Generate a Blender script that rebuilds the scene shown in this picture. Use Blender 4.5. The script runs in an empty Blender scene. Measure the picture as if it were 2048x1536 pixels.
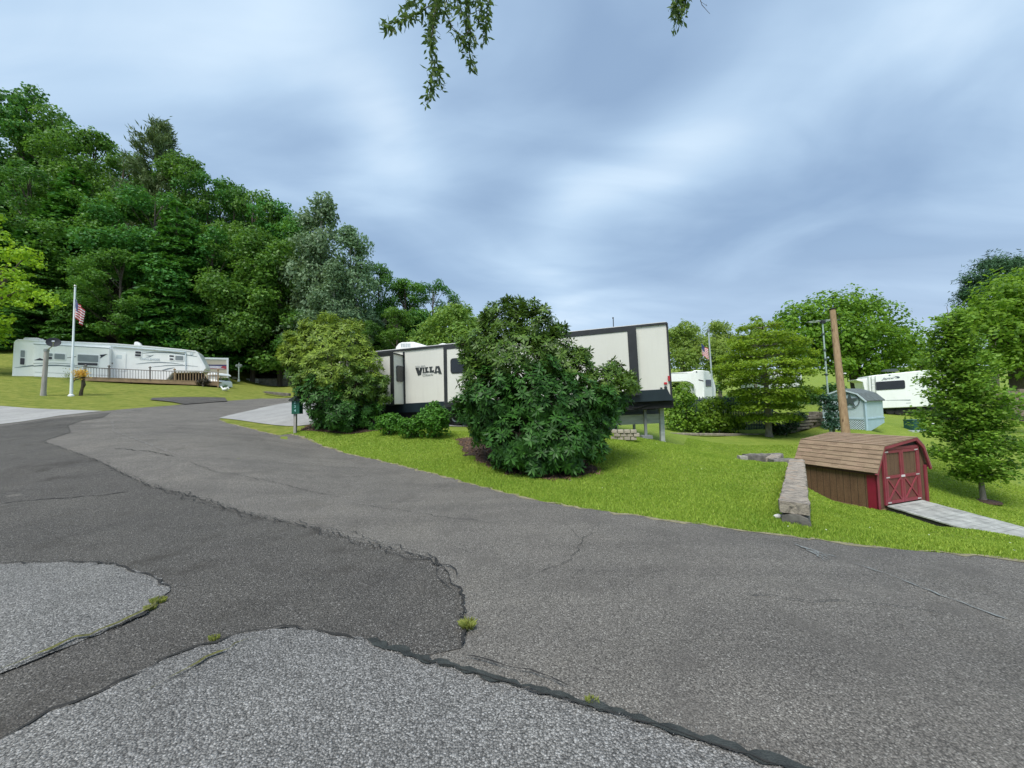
import bpy, bmesh, math, random
import numpy as np
from mathutils import Vector, Matrix, Quaternion, Euler

random.seed(7)
RNG = np.random.default_rng(11)
R = math.radians
scene = bpy.context.scene
COL = scene.collection

# ------------------------------------------------------------------ camera
W0, H0, F0 = 2048.0, 1536.0, 769.0
PITCH, ROLL, EYE = R(3.0), R(1.3), 1.6
_f = Vector((0, math.cos(PITCH), math.sin(PITCH)))
_r0 = Vector((1, 0, 0)); _u0 = Vector((0, -math.sin(PITCH), math.cos(PITCH)))
CR = math.cos(ROLL) * _r0 - math.sin(ROLL) * _u0
CU = math.cos(ROLL) * _u0 + math.sin(ROLL) * _r0
CAM = Vector((0, 0, EYE))
cd = bpy.data.cameras.new('camera'); cam = bpy.data.objects.new('camera', cd); COL.objects.link(cam)
cd.sensor_width = 36.0; cd.lens = 36.0 * F0 / W0; cd.clip_end = 3000; cd.clip_start = 0.05
m = Matrix((CR, CU, -_f)).transposed().to_4x4(); m.translation = CAM
cam.matrix_world = m
scene.camera = cam

def ray(u, v):
    return CR * ((u - W0 / 2) / F0) + CU * ((H0 / 2 - v) / F0) + _f
def P(u, v, Y):
    """the place in the world that the photograph shows at pixel (u, v), Y metres ahead"""
    d = ray(u, v); return CAM + d * (Y / d.y)

# ------------------------------------------------------------------ terrain
CTRL = [  # measured ground points of the photograph (pixel, metres ahead)
 (0,1536,1.75),(2048,1536,1.65),(1024,1536,1.69),(0,1300,2.6),(0,1133,4.05),(500,1133,3.9),(1024,1200,3.2),(1500,1200,3.05),
 (0,1000,6.8),(0,950,8.5),(0,900,11),(0,845,17),(200,880,12),(240,940,8.6),(200,820,21),(0,822,20),
 (440,843,17),(450,870,13),(450,900,10.5),(450,950,8),(450,1000,6.6),(440,803,27),(330,808,24),(560,803,31),
 (700,910,11.8),(640,890,13.5),(560,872,14.8),(800,932,10),(900,957,8.3),(1000,984,7.0),(1090,1006,6.1),
 (592,860,15),(660,858,15),(700,860,15),(780,868,14),(850,885,12.6),(920,856,16),(850,835,20),(520,818,24),(470,832,19),
 (1100,955,8.6),(1010,930,9.6),(950,900,11.5),(1230,880,12.5),(1290,950,8.8),(1290,1000,6.6),(1290,1035,5.4),
 (1318,882,14.4),(1400,920,10.8),(1400,902,17),(1400,872,22),(1400,865,24),(1340,872,19),(1480,922,11.5),(1500,980,7.8),(1480,1030,5.7),
 (1540,1000,6.9),(1560,1040,5.4),(1560,1072,4.65),(1580,942,10.5),(1500,925,13),
 (1640,1050,6.5),(1616,990,14.1),(1757,1020,12),(1857,1003,12.9),(1700,1018,11.2),(1757,1060,7.6),(1757,1095,4.5),
 (1950,1112,4.2),(1950,1085,5.8),(1950,1060,8.2),(1950,1021,12.6),(1950,1000,14.2),(1950,950,17),(1950,900,21),(1950,860,26),(1950,830,32),
 (1650,1001,12.3),(1690,1012,11.8),(1640,1016,9.4),(1625,1010,10.5),(1632,1030,8.3),(1690,1006,13),(1660,1030,9.0),(1900,1063,9.8),(1900,1076,7.8),(1850,1047,10.5),(1800,1032,11.3),
 (426,774,36.5),(438,775,36),(450,782,33.5),(1520,921.5,13.0),(1478,919.5,12.9),(1545,935,11.0),(1440,941,9.6),(1345,897,12.4),
 (1757,868,22),(1735,860,21),(1800,826,32),(1840,862,23),(1533,873,22),(1640,850,24),(1600,872,22.5),
 (2048,1125,4.0),(0,750,31),(0,790,24),(140,792,26),(400,772,35),(300,768,34),(520,790,36),(500,775,42),(540,772,50),(475,763,46),(600,771,50),(540,758,53),(610,757,53),(150,757,32),
]
GP = [tuple(P(*c)) for c in CTRL] + [
 (0,0,0),(-3,2,0),(3,2,-.03),(0,-6,0),(-7,0,.05),(8,-1,-.3),(8,3,-.35),(-10,3,.15),(12,-6,-.5),(-12,-8,.3),
 (14.6,9.2,-2.95),(12.3,10.7,-2.30),(13.6,10.6,-2.50),(13.2,11.8,-2.28),(13.2,9.2,-2.75),(14.2,8.2,-2.95),(14.8,10.4,-2.75),(10,6,-1.05),(20,4,-2.2),(30,6,-3),(18,-4,-1.2),
 (0,45,3.8),(5,30,.9),(10,26,-.1),(12,36,.3),(22,36,.5),(40,40,.6),(40,16,-3),(60,60,1.5),(-6,26,2.0),(-12,40,3.5),(2,22,.8),
 (-60,50,15),(-45,46,9.5),(-40,60,16),(-54,58,20),(-20,62,9),(-22,50,6),(0,75,7),(-10,58,6),(25,80,4),(50,90,4),(-80,62,27),(-60,90,33),(-20,100,20),(20,120,9),
 (-50,34,6.5),(-60,38,9),(-48,24,4.5),(-40,22,3.2),(-30,12,1.5),(-45,8,2.2),(-70,30,10),
 (-150,60,45),(0,220,30),(-150,180,60),(150,150,12),(150,0,-4),(-110,0,6),(0,-90,0),(110,-80,-4),(-110,-80,4),(220,80,6),(-230,0,30),(0,330,40),(330,0,5),(-330,-100,20),(0,-330,0),(330,330,20),(-330,330,60),(330,-330,0),(-330,-330,5)]
GP = np.array(GP)
# the bank is held up along the long timber: the ground steps down on its right-hand side
_W0, _W1 = P(1606, 1010, 5.3), P(1604, 930, 11.2)
def _sm(t): t = np.clip(t, 0, 1); return t * t * (3 - 2 * t)
def _step(x, y):
    dx, dy = _W1.x - _W0.x, _W1.y - _W0.y; L = math.hypot(dx, dy); dx /= L; dy /= L
    l = (x - _W0.x) * dx + (y - _W0.y) * dy; s = (x - _W0.x) * dy - (y - _W0.y) * dx
    return 1.05 * _sm(s / .25 + 1.3) * _sm((l + .2) / 6.0) * (1 - _sm((l - 6.2) / 2.5)) * np.exp(-(np.maximum(s, 0) / 3.5) ** 2)
def _phi(r2):
    return np.where(r2 > 1e-9, 0.5 * r2 * np.log(np.maximum(r2, 1e-9)), 0.0)
def _fit(pts, lam):
    n = len(pts); xy = pts[:, :2] / 10.0
    d2 = ((xy[:, None] - xy[None]) ** 2).sum(-1)
    A = np.zeros((n + 3, n + 3)); A[:n, :n] = _phi(d2) + lam * np.eye(n)
    A[:n, n] = 1; A[:n, n + 1:] = xy; A[n, :n] = 1; A[n + 1:, :n] = xy.T
    b = np.zeros(n + 3); b[:n] = pts[:, 2] + _step(pts[:, 0], pts[:, 1])
    return xy, np.linalg.solve(A, b)
_TX, _TW = _fit(GP, 0.0008)
def hz(x, y):
    x = np.atleast_1d(np.asarray(x, float)); y = np.atleast_1d(np.asarray(y, float))
    out = np.empty(x.shape); q = np.stack([x.ravel(), y.ravel()], 1) / 10.0; o = out.ravel()
    for i in range(0, len(q), 20000):
        s = q[i:i + 20000]
        d2 = ((s[:, None] - _TX[None]) ** 2).sum(-1)
        o[i:i + 20000] = _phi(d2) @ _TW[:-3] + _TW[-3] + s @ _TW[-2:] - _step(s[:, 0] * 10, s[:, 1] * 10)
    return o.reshape(x.shape)
def H(x, y):
    return float(hz(x, y)[0])
def G(u, v, tmax=120):
    """where the line of sight of a photo pixel meets the ground"""
    d = ray(u, v); ts = np.concatenate([np.arange(0.8, 12, .05), np.arange(12, tmax, .25)])
    px = CAM.x + d.x * ts; py = CAM.y + d.y * ts; pz = CAM.z + d.z * ts
    below = np.nonzero(pz < hz(px, py))[0]
    if len(below) == 0: return Vector((px[-1], py[-1], 0))
    k = below[0]; a, b = (ts[k - 1] if k else 0.3), ts[k]
    for _ in range(25):
        c = (a + b) / 2; q = CAM + d * c
        if q.z < H(q.x, q.y): b = c
        else: a = c
    q = CAM + d * b; return Vector((q.x, q.y, H(q.x, q.y)))
def on(u, Y, dz=0.0):
    """ground point straight below the line of sight through column u at Y metres ahead"""
    p = P(u, 800, Y); return Vector((p.x, p.y, H(p.x, p.y) + dz))

# ------------------------------------------------------------------ materials
def newmat(name):
    mt = bpy.data.materials.new(name); mt.use_nodes = True
    return mt, mt.node_tree, mt.node_tree.nodes['Principled BSDF']
def N(nt, typ, **kw):
    n = nt.nodes.new(typ)
    for k, v in kw.items():
        if k in n.inputs: n.inputs[k].default_value = v
        else: setattr(n, k, v)
    return n
def ramp(nt, fac, stops):
    r = nt.nodes.new('ShaderNodeValToRGB'); e = r.color_ramp.elements
    while len(e) < len(stops): e.new(0.5)
    for i, (p, c) in enumerate(stops):
        e[i].position = p; e[i].color = (*c, 1) if len(c) == 3 else c
    nt.links.new(fac, r.inputs[0]); return r.outputs[0]
def mixc(nt, fac, a, b, mode='MIX'):
    n = nt.nodes.new('ShaderNodeMix'); n.data_type = 'RGBA'; n.blend_type = mode
    for s, x in ((n.inputs[0], fac), (n.inputs[6], a), (n.inputs[7], b)):
        if isinstance(x, (int, float)): s.default_value = x
        elif isinstance(x, tuple): s.default_value = (*x, 1)
        else: nt.links.new(x, s)
    return n.outputs[2]
def math_(nt, op, a, b=None):
    n = nt.nodes.new('ShaderNodeMath'); n.operation = op
    for s, x in ((n.inputs[0], a), (n.inputs[1], b)):
        if x is None: continue
        if isinstance(x, (int, float)): s.default_value = x
        else: nt.links.new(x, s)
    return n.outputs[0]
def objco(nt, scale=(1, 1, 1), rot=(0, 0, 0), kind='Object'):
    t = nt.nodes.new('ShaderNodeTexCoord'); mp = nt.nodes.new('ShaderNodeMapping')
    mp.inputs['Scale'].default_value = scale; mp.inputs['Rotation'].default_value = rot
    nt.links.new(t.outputs[kind], mp.inputs[0]); return mp.outputs[0]
def noise(nt, co, scale, detail=4, rough=.55, dist=0.0):
    n = N(nt, 'ShaderNodeTexNoise', Scale=scale, Detail=detail, Roughness=rough, Distortion=dist)
    nt.links.new(co, n.inputs['Vector']); return n.outputs['Fac']
def bump(nt, bsdf, h, strength=.3, dist=.02):
    b = N(nt, 'ShaderNodeBump', Strength=strength, Distance=dist)
    nt.links.new(h, b.inputs['Height']); nt.links.new(b.outputs[0], bsdf.inputs['Normal'])
def simple(name, c, rough=.6, var=.12, scale=3.0, metal=0.0, bumpy=0.0, grime=0.0, stretch=(1, 1, 1), spec=None):
    """paint / metal / plastic with small tonal unevenness and some weather streaks"""
    mt, nt, b = newmat(name)
    co = objco(nt, stretch); f = noise(nt, co, scale, 5, .6)
    lo = tuple(x * (1 - var) for x in c); hi = tuple(min(1, x * (1 + var)) for x in c)
    colr = ramp(nt, f, [(.3, lo), (.7, hi)])
    if grime:
        g = noise(nt, objco(nt, (6, 6, .6)), 1.3, 6, .65)
        gm = ramp(nt, g, [(.5, (0, 0, 0)), (.78, (1, 1, 1))])
        colr = mixc(nt, math_(nt, 'MULTIPLY', gm, grime), colr, tuple(x * .45 for x in (c[0], c[1] * .97, c[2] * .88)))
    nt.links.new(colr, b.inputs['Base Color'])
    b.inputs['Roughness'].default_value = rough; b.inputs['Metallic'].default_value = metal
    if spec is not None: b.inputs['Specular IOR Level'].default_value = spec
    if bumpy: bump(nt, b, noise(nt, co, scale * 8, 4, .6), bumpy, .01)
    return mt
def leafmat(name, dark, light, trans=.35, rough=.55, objvar=.25, clump=1.2):
    """leaf: every leaf its own tone, a broader drift of tone through the crown, light coming through"""
    mt, nt, b = newmat(name)
    g = nt.nodes.new('ShaderNodeNewGeometry')
    oi = nt.nodes.new('ShaderNodeObjectInfo')
    nz = noise(nt, objco(nt), clump, 2, .5)
    f = math_(nt, 'ADD', math_(nt, 'MULTIPLY', g.outputs['Random Per Island'], .55), math_(nt, 'MULTIPLY', nz, .5))
    c = ramp(nt, f, [(.12, dark), (.55, tuple((a + b_) / 2 for a, b_ in zip(dark, light))), (.95, light)])
    hs = nt.nodes.new('ShaderNodeHueSaturation')
    nt.links.new(math_(nt, 'ADD', math_(nt, 'MULTIPLY', oi.outputs['Random'], .05 * objvar / .25), .5 - .025 * objvar / .25), hs.inputs['Hue'])
    nt.links.new(math_(nt, 'ADD', math_(nt, 'MULTIPLY', oi.outputs['Random'], objvar * 1.6), 1 - objvar * .8), hs.inputs['Value'])
    nt.links.new(c, hs.inputs['Color'])
    nt.links.new(hs.outputs[0], b.inputs['Base Color']); b.inputs['Roughness'].default_value = rough
    b.inputs['Specular IOR Level'].default_value = .25
    tr = nt.nodes.new('ShaderNodeBsdfTranslucent'); mx = nt.nodes.new('ShaderNodeMixShader')
    nt.links.new(mixc(nt, .6, hs.outputs[0], (light[0] * 1.3, light[1] * 1.25, light[2] * .8)), tr.inputs['Color'])
    mx.inputs[0].default_value = trans
    nt.links.new(b.outputs[0], mx.inputs[1]); nt.links.new(tr.outputs[0], mx.inputs[2])
    nt.links.new(mx.outputs[0], nt.nodes['Material Output'].inputs[0])
    return mt

# ------------------------------------------------------------------ mesh helpers
class MB:
    """collects shapes; build() links them as ONE mesh object"""
    def __init__(s): s.v = []; s.f = []; s.mi = []; s.k = 0
    def add(s, vs, fs, mi=None):
        o = len(s.v); s.v += [tuple(p) for p in vs]
        s.f += [tuple(i + o for i in f) for f in fs]; s.mi += [s.k if mi is None else mi] * len(fs)
        return s
    def box(s, c, size, M=None, mi=None, taper=None):
        hx, hy, hz_ = size[0] / 2, size[1] / 2, size[2] / 2
        vs = [Vector((x * hx, y * hy, z * hz_)) for z in (-1, 1) for y in (-1, 1) for x in (-1, 1)]
        if taper:
            for i in range(4, 8): vs[i].x *= taper; vs[i].y *= taper
        vs = [((M @ p) if M else p) + Vector(c) for p in vs]
        return s.add(vs, [(0, 2, 3, 1), (4, 5, 7, 6), (0, 1, 5, 4), (2, 6, 7, 3), (0, 4, 6, 2), (1, 3, 7, 5)], mi)
    def b2(s, a, b, mi=None):
        a, b = Vector(a), Vector(b); return s.box((a + b) / 2, [abs(x) for x in (b - a)], mi=mi)
    def bar(s, a, b, w, h=None, up=(0, 0, 1), mi=None):
        a, b = Vector(a), Vector(b); h = w if h is None else h
        t = (b - a).normalized(); up = Vector(up)
        x = t.cross(up); x = x.normalized() if x.length > 1e-5 else Vector((1, 0, 0)); z = x.cross(t)
        M = Matrix((x, t, z)).transposed()
        return s.box((a + b) / 2, (w, (b - a).length, h), M, mi)
    def tube(s, pts, rad, n=8, cap=True, mi=None):
        pts = [Vector(p) for p in pts]; rad = [rad] * len(pts) if isinstance(rad, (int, float)) else rad
        vs, fs = [], []; ref = Vector((.31, .17, .93))
        for i, p in enumerate(pts):
            t = (pts[min(i + 1, len(pts) - 1)] - pts[max(i - 1, 0)]).normalized()
            x = t.cross(ref)
            if x.length < .05: x = t.cross(Vector((1, 0, 0)))
            x.normalize(); y = t.cross(x)
            for k in range(n):
                a = 2 * math.pi * k / n; vs.append(p + (x * math.cos(a) + y * math.sin(a)) * rad[i])
        for i in range(len(pts) - 1):
            for k in range(n):
                fs.append((i * n + k, i * n + (k + 1) % n, (i + 1) * n + (k + 1) % n, (i + 1) * n + k))
        if cap:
            fs.append(tuple(range(n))[::-1]); fs.append(tuple((len(pts) - 1) * n + k for k in range(n)))
        return s.add(vs, fs, mi)
    def lathe(s, prof, c=(0, 0, 0), n=20, M=None, mi=None):
        vs, fs = [], []; c = Vector(c)
        for r, z in prof:
            for k in range(n):
                a = 2 * math.pi * k / n; p = Vector((r * math.cos(a), r * math.sin(a), z)); vs.append(((M @ p) if M else p) + c)
        for i in range(len(prof) - 1):
            for k in range(n):
                fs.append((i * n + k, i * n + (k + 1) % n, (i + 1) * n + (k + 1) % n, (i + 1) * n + k))
        fs.append(tuple(range(n))[::-1]); fs.append(tuple((len(prof) - 1) * n + k for k in range(n)))
        return s.add(vs, fs, mi)
    def prism(s, pts, off, mi=None):
        """closed outline pts (3-D, planar) given thickness by the vector off"""
        n = len(pts); off = Vector(off); pts = [Vector(p) for p in pts]
        vs = pts + [p + off for p in pts]
        fs = [tuple(range(n)), tuple(range(2 * n - 1, n - 1, -1))] + [(i, n + i, n + (i + 1) % n, (i + 1) % n) for i in range(n)]
        return s.add(vs, fs, mi)
    def ball(s, c, r, n=12, sq=(1, 1, 1), mi=None):
        pr = [(max(1e-3, r * math.sin(math.pi * i / n)), -r * math.cos(math.pi * i / n)) for i in range(n + 1)]
        return s.lathe(pr, c, n + 4, Matrix.Diagonal(Vector(sq)).to_3x3(), mi)
    def build(s, name, mats, parent=None, smooth=False, bevel=0.0, seg=2, loc=None):
        me = bpy.data.meshes.new(name); me.from_pydata(s.v, [], s.f)
        mats = mats if isinstance(mats, (list, tuple)) else [mats]
        for m_ in mats: me.materials.append(m_)
        if any(s.mi): me.polygons.foreach_set('material_index', s.mi)
        bm = bmesh.new(); bm.from_mesh(me); bmesh.ops.recalc_face_normals(bm, faces=bm.faces); bm.to_mesh(me); bm.free()
        return link(name, me, parent, smooth, bevel, seg)
def link(name, me, parent=None, smooth=False, bevel=0.0, seg=2):
    o = bpy.data.objects.new(name, me); COL.objects.link(o)
    if parent is not None:
        o.parent = parent; o.matrix_parent_inverse = parent.matrix_basis.inverted()
    if smooth:
        me.polygons.foreach_set('use_smooth', [True] * len(me.polygons))
        me.set_sharp_from_angle(angle=R(40))
    if bevel:
        b = o.modifiers.new('bevel', 'BEVEL'); b.width = bevel; b.segments = seg; b.limit_method = 'ANGLE'; b.angle_limit = R(35)
    me.update(); return o
def tag(o, label, cat, group=None, kind=None):
    if label: o['label'] = label
    if cat: o['category'] = cat
    if group: o['group'] = group
    if kind: o['kind'] = kind
    return o
def thing(name, loc, label, cat, group=None, rz=0.0):
    o = bpy.data.objects.new(name, None); COL.objects.link(o); o.empty_display_size = .2
    o.location = loc; o.rotation_euler = (0, 0, rz)
    o.matrix_basis  # world-space parts are attached with matrix_parent_inverse
    return tag(o, label, cat, group)
def inpoly(x, y, poly):
    x = np.asarray(x); y = np.asarray(y); c = np.zeros(x.shape, bool); n = len(poly)
    for i in range(n):
        x1, y1 = poly[i][0], poly[i][1]; x2, y2 = poly[(i + 1) % n][0], poly[(i + 1) % n][1]
        if y1 == y2: continue
        c ^= ((y1 > y) != (y2 > y)) & (x < (x2 - x1) * (y - y1) / (y2 - y1) + x1)
    return c
def drape(name, poly, off, mat, xs, ys, parent=None):
    """a sheet with outline poly laid on the terrain, off metres above it"""
    bm = bmesh.new(); bm.faces.new([bm.verts.new((p[0], p[1], 0)) for p in poly])
    bm.normal_update(); bmesh.ops.triangulate(bm, faces=bm.faces[:])
    for x in xs:
        bmesh.ops.bisect_plane(bm, geom=bm.verts[:] + bm.edges[:] + bm.faces[:], plane_co=(x, 0, 0), plane_no=(1, 0, 0), dist=1e-5)
    for y in ys:
        bmesh.ops.bisect_plane(bm, geom=bm.verts[:] + bm.edges[:] + bm.faces[:], plane_co=(0, y, 0), plane_no=(0, 1, 0), dist=1e-5)
    co = np.array([v.co[:] for v in bm.verts]); z = hz(co[:, 0], co[:, 1])
    for v, zz in zip(bm.verts, z): v.co.z = zz + off
    bmesh.ops.recalc_face_normals(bm, faces=bm.faces)
    if sum(f.normal.z for f in bm.faces) < 0: bmesh.ops.reverse_faces(bm, faces=bm.faces)
    me = bpy.data.meshes.new(name); bm.to_mesh(me); bm.free(); me.materials.append(mat)
    me.polygons.foreach_set('use_smooth', [True] * len(me.polygons))
    return link(name, me, parent)
def jitter(poly, amp, step, seed=1, closed=True):
    """breaks straight runs of an outline into small irregular steps, as worn asphalt has"""
    rr = random.Random(seed); out = []; n = len(poly)
    for i in range(n if closed else n - 1):
        a, b = Vector(poly[i][:2]), Vector(poly[(i + 1) % n][:2]); L = (b - a).length; k = max(1, int(L / step))
        t = (b - a) / max(L, 1e-6); nn = Vector((-t.y, t.x))
        for j in range(k):
            p = a + (b - a) * (j / k)
            if j: p += nn * rr.gauss(0, amp)
            out.append((p.x, p.y))
    if not closed: out.append(tuple(poly[-1][:2]))
    return out
# ------------------------------------------------------------------ ground
def lawn_material():
    mt, nt, b = newmat('lawn')
    co = objco(nt)
    big = noise(nt, co, .55, 6, .7, .6); mid = noise(nt, co, 2.6, 6, .7, .3); fine = noise(nt, objco(nt, (1, .55, 1)), 38, 4, .75)
    c1 = ramp(nt, big, [(.3, (.085, .17, .016)), (.5, (.17, .26, .030)), (.7, (.28, .32, .065))])
    c2 = ramp(nt, mid, [(.34, (.055, .115, .012)), (.5, (.15, .21, .03)), (.66, (.29, .31, .07))])
    st = noise(nt, objco(nt, (.5, 3.2, 1), (0, 0, R(12))), 1.6, 5, .65); c = mixc(nt, .5, c1, c2); c = mixc(nt, .3, c, ramp(nt, st, [(.35, (.07, .13, .015)), (.65, (.30, .32, .08))]))
    c = mixc(nt, .36, c, ramp(nt, fine, [(.28, (.045, .095, .010)), (.5, (.20, .28, .036)), (.75, (.44, .46, .13))]))
    # the lawn on the left rise is drier and more olive than the one by the road
    sp = nt.nodes.new('ShaderNodeSeparateXYZ'); nt.links.new(co, sp.inputs[0])
    dry = ramp(nt, math_(nt, 'ADD', math_(nt, 'MULTIPLY', sp.outputs[0], -.08), math_(nt, 'MULTIPLY', mid, .5)), [(1.0 - .15, (0, 0, 0)), (1.0, (1, 1, 1))])
    dc = ramp(nt, st, [(.32, (.075, .12, .014)), (.5, (.17, .19, .035)), (.68, (.30, .29, .075))])
    dc = mixc(nt, .5, dc, ramp(nt, mid, [(.38, (.075, .125, .014)), (.62, (.27, .255, .06))]))
    c = mixc(nt, math_(nt, 'MULTIPLY', dry, .85), c, dc)
    nt.links.new(c, b.inputs['Base Color']); b.inputs['Roughness'].default_value = .85; b.inputs['Specular IOR Level'].default_value = .12
    bump(nt, b, fine, .7, .05); return mt
def asphalt_material(name, base, var, stone, scale, amount, bumpy, wear=0.0, blotch=None):
    """tar with aggregate: grains of many tones, sparse pale stones, tonal drift, worn lanes"""
    mt, nt, b = newmat(name); co = objco(nt)
    wob = N(nt, 'ShaderNodeTexNoise', Scale=scale * .9, Detail=2.0); nt.links.new(co, wob.inputs['Vector'])
    va = nt.nodes.new('ShaderNodeVectorMath'); va.operation = 'MULTIPLY_ADD'; nt.links.new(wob.outputs['Color'], va.inputs[0]); va.inputs[1].default_value = (.9 / scale,) * 3; nt.links.new(co, va.inputs[2])
    vo = N(nt, 'ShaderNodeTexVoronoi', Scale=scale, Randomness=1.0); nt.links.new(va.outputs[0], vo.inputs['Vector'])
    sep = nt.nodes.new('ShaderNodeSeparateColor'); nt.links.new(vo.outputs['Color'], sep.inputs[0])
    g = sep.outputs[0]
    dk = tuple(x * (1 - var) for x in base); lt = tuple(x * (1 + var) for x in base)
    grain = ramp(nt, g, [(0, dk), (.45, base), (1 - amount, lt), (1, stone)])
    vf = N(nt, 'ShaderNodeTexVoronoi', Scale=scale * 2.3); nt.links.new(co, vf.inputs['Vector'])
    sf = nt.nodes.new('ShaderNodeSeparateColor'); nt.links.new(vf.outputs['Color'], sf.inputs[0])
    grain = mixc(nt, .35, grain, ramp(nt, sf.outputs[1], [(0, dk), (.6, base), (1, stone)]))
    gap = ramp(nt, vo.outputs['Distance'], [(.0, (1.06, 1.06, 1.06)), (.42, (.92, .92, .92)), (.75, (.42, .42, .42))])
    c = mixc(nt, 1, grain, gap, 'MULTIPLY')
    big = noise(nt, co, .6, 6, .65, .6)
    c = mixc(nt, 1, c, ramp(nt, big, [(.25, (.78, .78, .79)), (.5, (1, 1, 1)), (.75, (1.14, 1.13, 1.11))]), 'MULTIPLY')
    st = noise(nt, objco(nt, (.25, 2.2, 1), (0, 0, R(-28))), .8, 5, .6)
    c = mixc(nt, wear, c, mixc(nt, 1, c, ramp(nt, st, [(.3, (.8, .8, .8)), (.7, (1.2, 1.2, 1.18))]), 'MULTIPLY'))
    if blotch:
        bl = noise(nt, co, 1.7, 5, .6); c = mixc(nt, ramp(nt, bl, [(.55, (0, 0, 0)), (.72, (.7, .7, .7))]), c, blotch)
    wx = N(nt, 'ShaderNodeTexNoise', Scale=.35, Detail=7.0, Roughness=.7, Distortion=1.2); nt.links.new(co, wx.inputs['Vector'])
    c = mixc(nt, 1, c, ramp(nt, wx.outputs['Fac'], [(.30, (.80, .79, .77)), (.46, (1, 1, 1)), (.60, (1.0, 1.0, .99)), (.74, (1.16, 1.15, 1.12))]), 'MULTIPLY')
    nt.links.new(c, b.inputs['Base Color']); b.inputs['Roughness'].default_value = .82; b.inputs['Specular IOR Level'].default_value = .3
    h = math_(nt, 'SUBTRACT', 1.0, vo.outputs['Distance']); bump(nt, b, h, bumpy, .012)
    return mt
M_LAWN = lawn_material()
M_ROAD = asphalt_material('road_asphalt', (.166, .153, .136), .45, (.45, .43, .39), 108, .10, .6, .7, (.100, .092, .082))
M_OLD = asphalt_material('old_asphalt', (.098, .091, .081), .5, (.40, .38, .355), 100, .085, .8, .4, (.042, .037, .031))
M_GRAV = asphalt_material('stony_asphalt', (.208, .203, .193), .58, (.55, .54, .52), 100, .2, .9, .15)
M_CONC = simple('concrete', (.30, .295, .28), .8, .16, 1.5, grime=.5, stretch=(1, .3, 1), bumpy=.15)
M_SEAL = simple('tar_sealant', (.030, .034, .031), .6, .6, 14, bumpy=1.0)
M_CRACK = simple('crack', (.02, .019, .017), .9, .4, 20)
M_MULCH = simple('mulch', (.065, .038, .025), .95, .7, 22, bumpy=1.0)  # brown darkened to stand in for contact shade under the bushes
M_FOREST = simple('forest_floor', (.035, .035, .016), .95, .6, 1.5, bumpy=.5)
M_MOSS = simple('moss', (.10, .10, .025), .95, .6, 30, bumpy=.7)
M_DRY = simple('dry_edge', (.23, .205, .12), .95, .4, 14, bumpy=.6)

# one sheet for the terrain, fine near the road, coarse towards the horizon
def axis(lo, hi, c, fine, grow):
    a = [c]; s = fine
    while a[-1] < hi: s *= grow if abs(a[-1] - c) > 14 else 1.0; a.append(a[-1] + s)
    bq = [c]; s = fine
    while bq[-1] > lo: s *= grow if abs(bq[-1] - c) > 14 else 1.0; bq.append(bq[-1] - s)
    return np.array(bq[::-1][:-1] + a)
gx = axis(-330, 330, 3, .3, 1.055); gy = axis(-330, 420, 10, .3, 1.055)
XX, YY = np.meshgrid(gx, gy); ZZ = hz(XX, YY)
nx, ny = len(gx), len(gy)
idx = np.arange(nx * ny).reshape(ny, nx)
q = np.stack([idx[:-1, :-1], idx[:-1, 1:], idx[1:, 1:], idx[1:, :-1]], -1).reshape(-1, 4)
me = bpy.data.meshes.new('ground'); me.from_pydata(np.stack([XX, YY, ZZ], -1).reshape(-1, 3).tolist(), [], q.tolist())
me.materials.append(M_LAWN); me.polygons.foreach_set('use_smooth', [True] * len(me.polygons))
tag(link('ground', me), None, None, kind='structure')

def g2(pts): return [tuple(G(u, v)[:2]) for u, v in pts]
def p2(pts): return [tuple(P(u, v, Y)[:2]) for u, v, Y in pts]
EDGE_R = [(13, .5), (8.2, 2.9)] + p2([(2048,1127,4.0),(1950,1113,4.2),(1757,1096,4.45),(1560,1073,4.65),(1430,1055,4.95),(1290,1036,5.4),(1180,1020,5.75),(1090,1006,6.1),
   (1000,984,7.0),(900,957,8.3),(800,932,10),(700,909,11.8),(640,890,13.5),(560,872,14.8),(500,860,15.8),(455,848,16.6),(438,842,17.4),(442,838,18.2),(470,830,19.2),(520,817,24),(585,799,31),(640,790,38)])
EDGE_L = p2([(640,786,42),(585,794,35),(520,797,32),(450,803,27.5),(400,806,25.5),(340,811,23.4),(200,823,20.5),(120,830,19),(50,839,17.3),(0,846,16.4)]) + [(-30, 14.5), (-40, 8), (-40, -14), (13, -14)]
ROAD = jitter(EDGE_R[:24], .02, .4, 3, False) + EDGE_L
xs = list(np.arange(-38, 13, .7)); ys = list(np.arange(-13, 41, .7))
tag(drape('road', ROAD, .012, M_ROAD, xs, ys), None, None, kind='structure')
SEAM = g2([(220,826),(205,836),(165,842),(135,852),(140,866),(85,884),(130,900),(200,925),(262,957),(300,975),(400,1000),(520,1037),(640,1062),(740,1090),(850,1120),(888,1140),(900,1165),(920,1182),(930,1230),(936,1262),(922,1302)])
SEAL = g2([(735,1290),(850,1330),(1000,1372),(1150,1415),(1300,1460),(1450,1508)]) 
SEAL += [tuple(Vector(SEAL[-1]) + (Vector(SEAL[-1]) - Vector(SEAL[-2])) * 2.2)]
OLD = jitter(SEAM, .012, .12, 5, False) + g2([(830,1322),(740,1296),(600,1300),(300,1400),(0,1520)]) + [(-14, .2), (-30, 3), (-33, 13)] + p2([(0,850,15.8),(100,836,18),(200,826,19.8)])
xs2 = list(np.arange(-33, 4, .6)); ys2 = list(np.arange(-2, 21, .6))
tag(drape('old_asphalt', OLD, .018, M_OLD, xs2, ys2), None, None, kind='structure')
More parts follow.
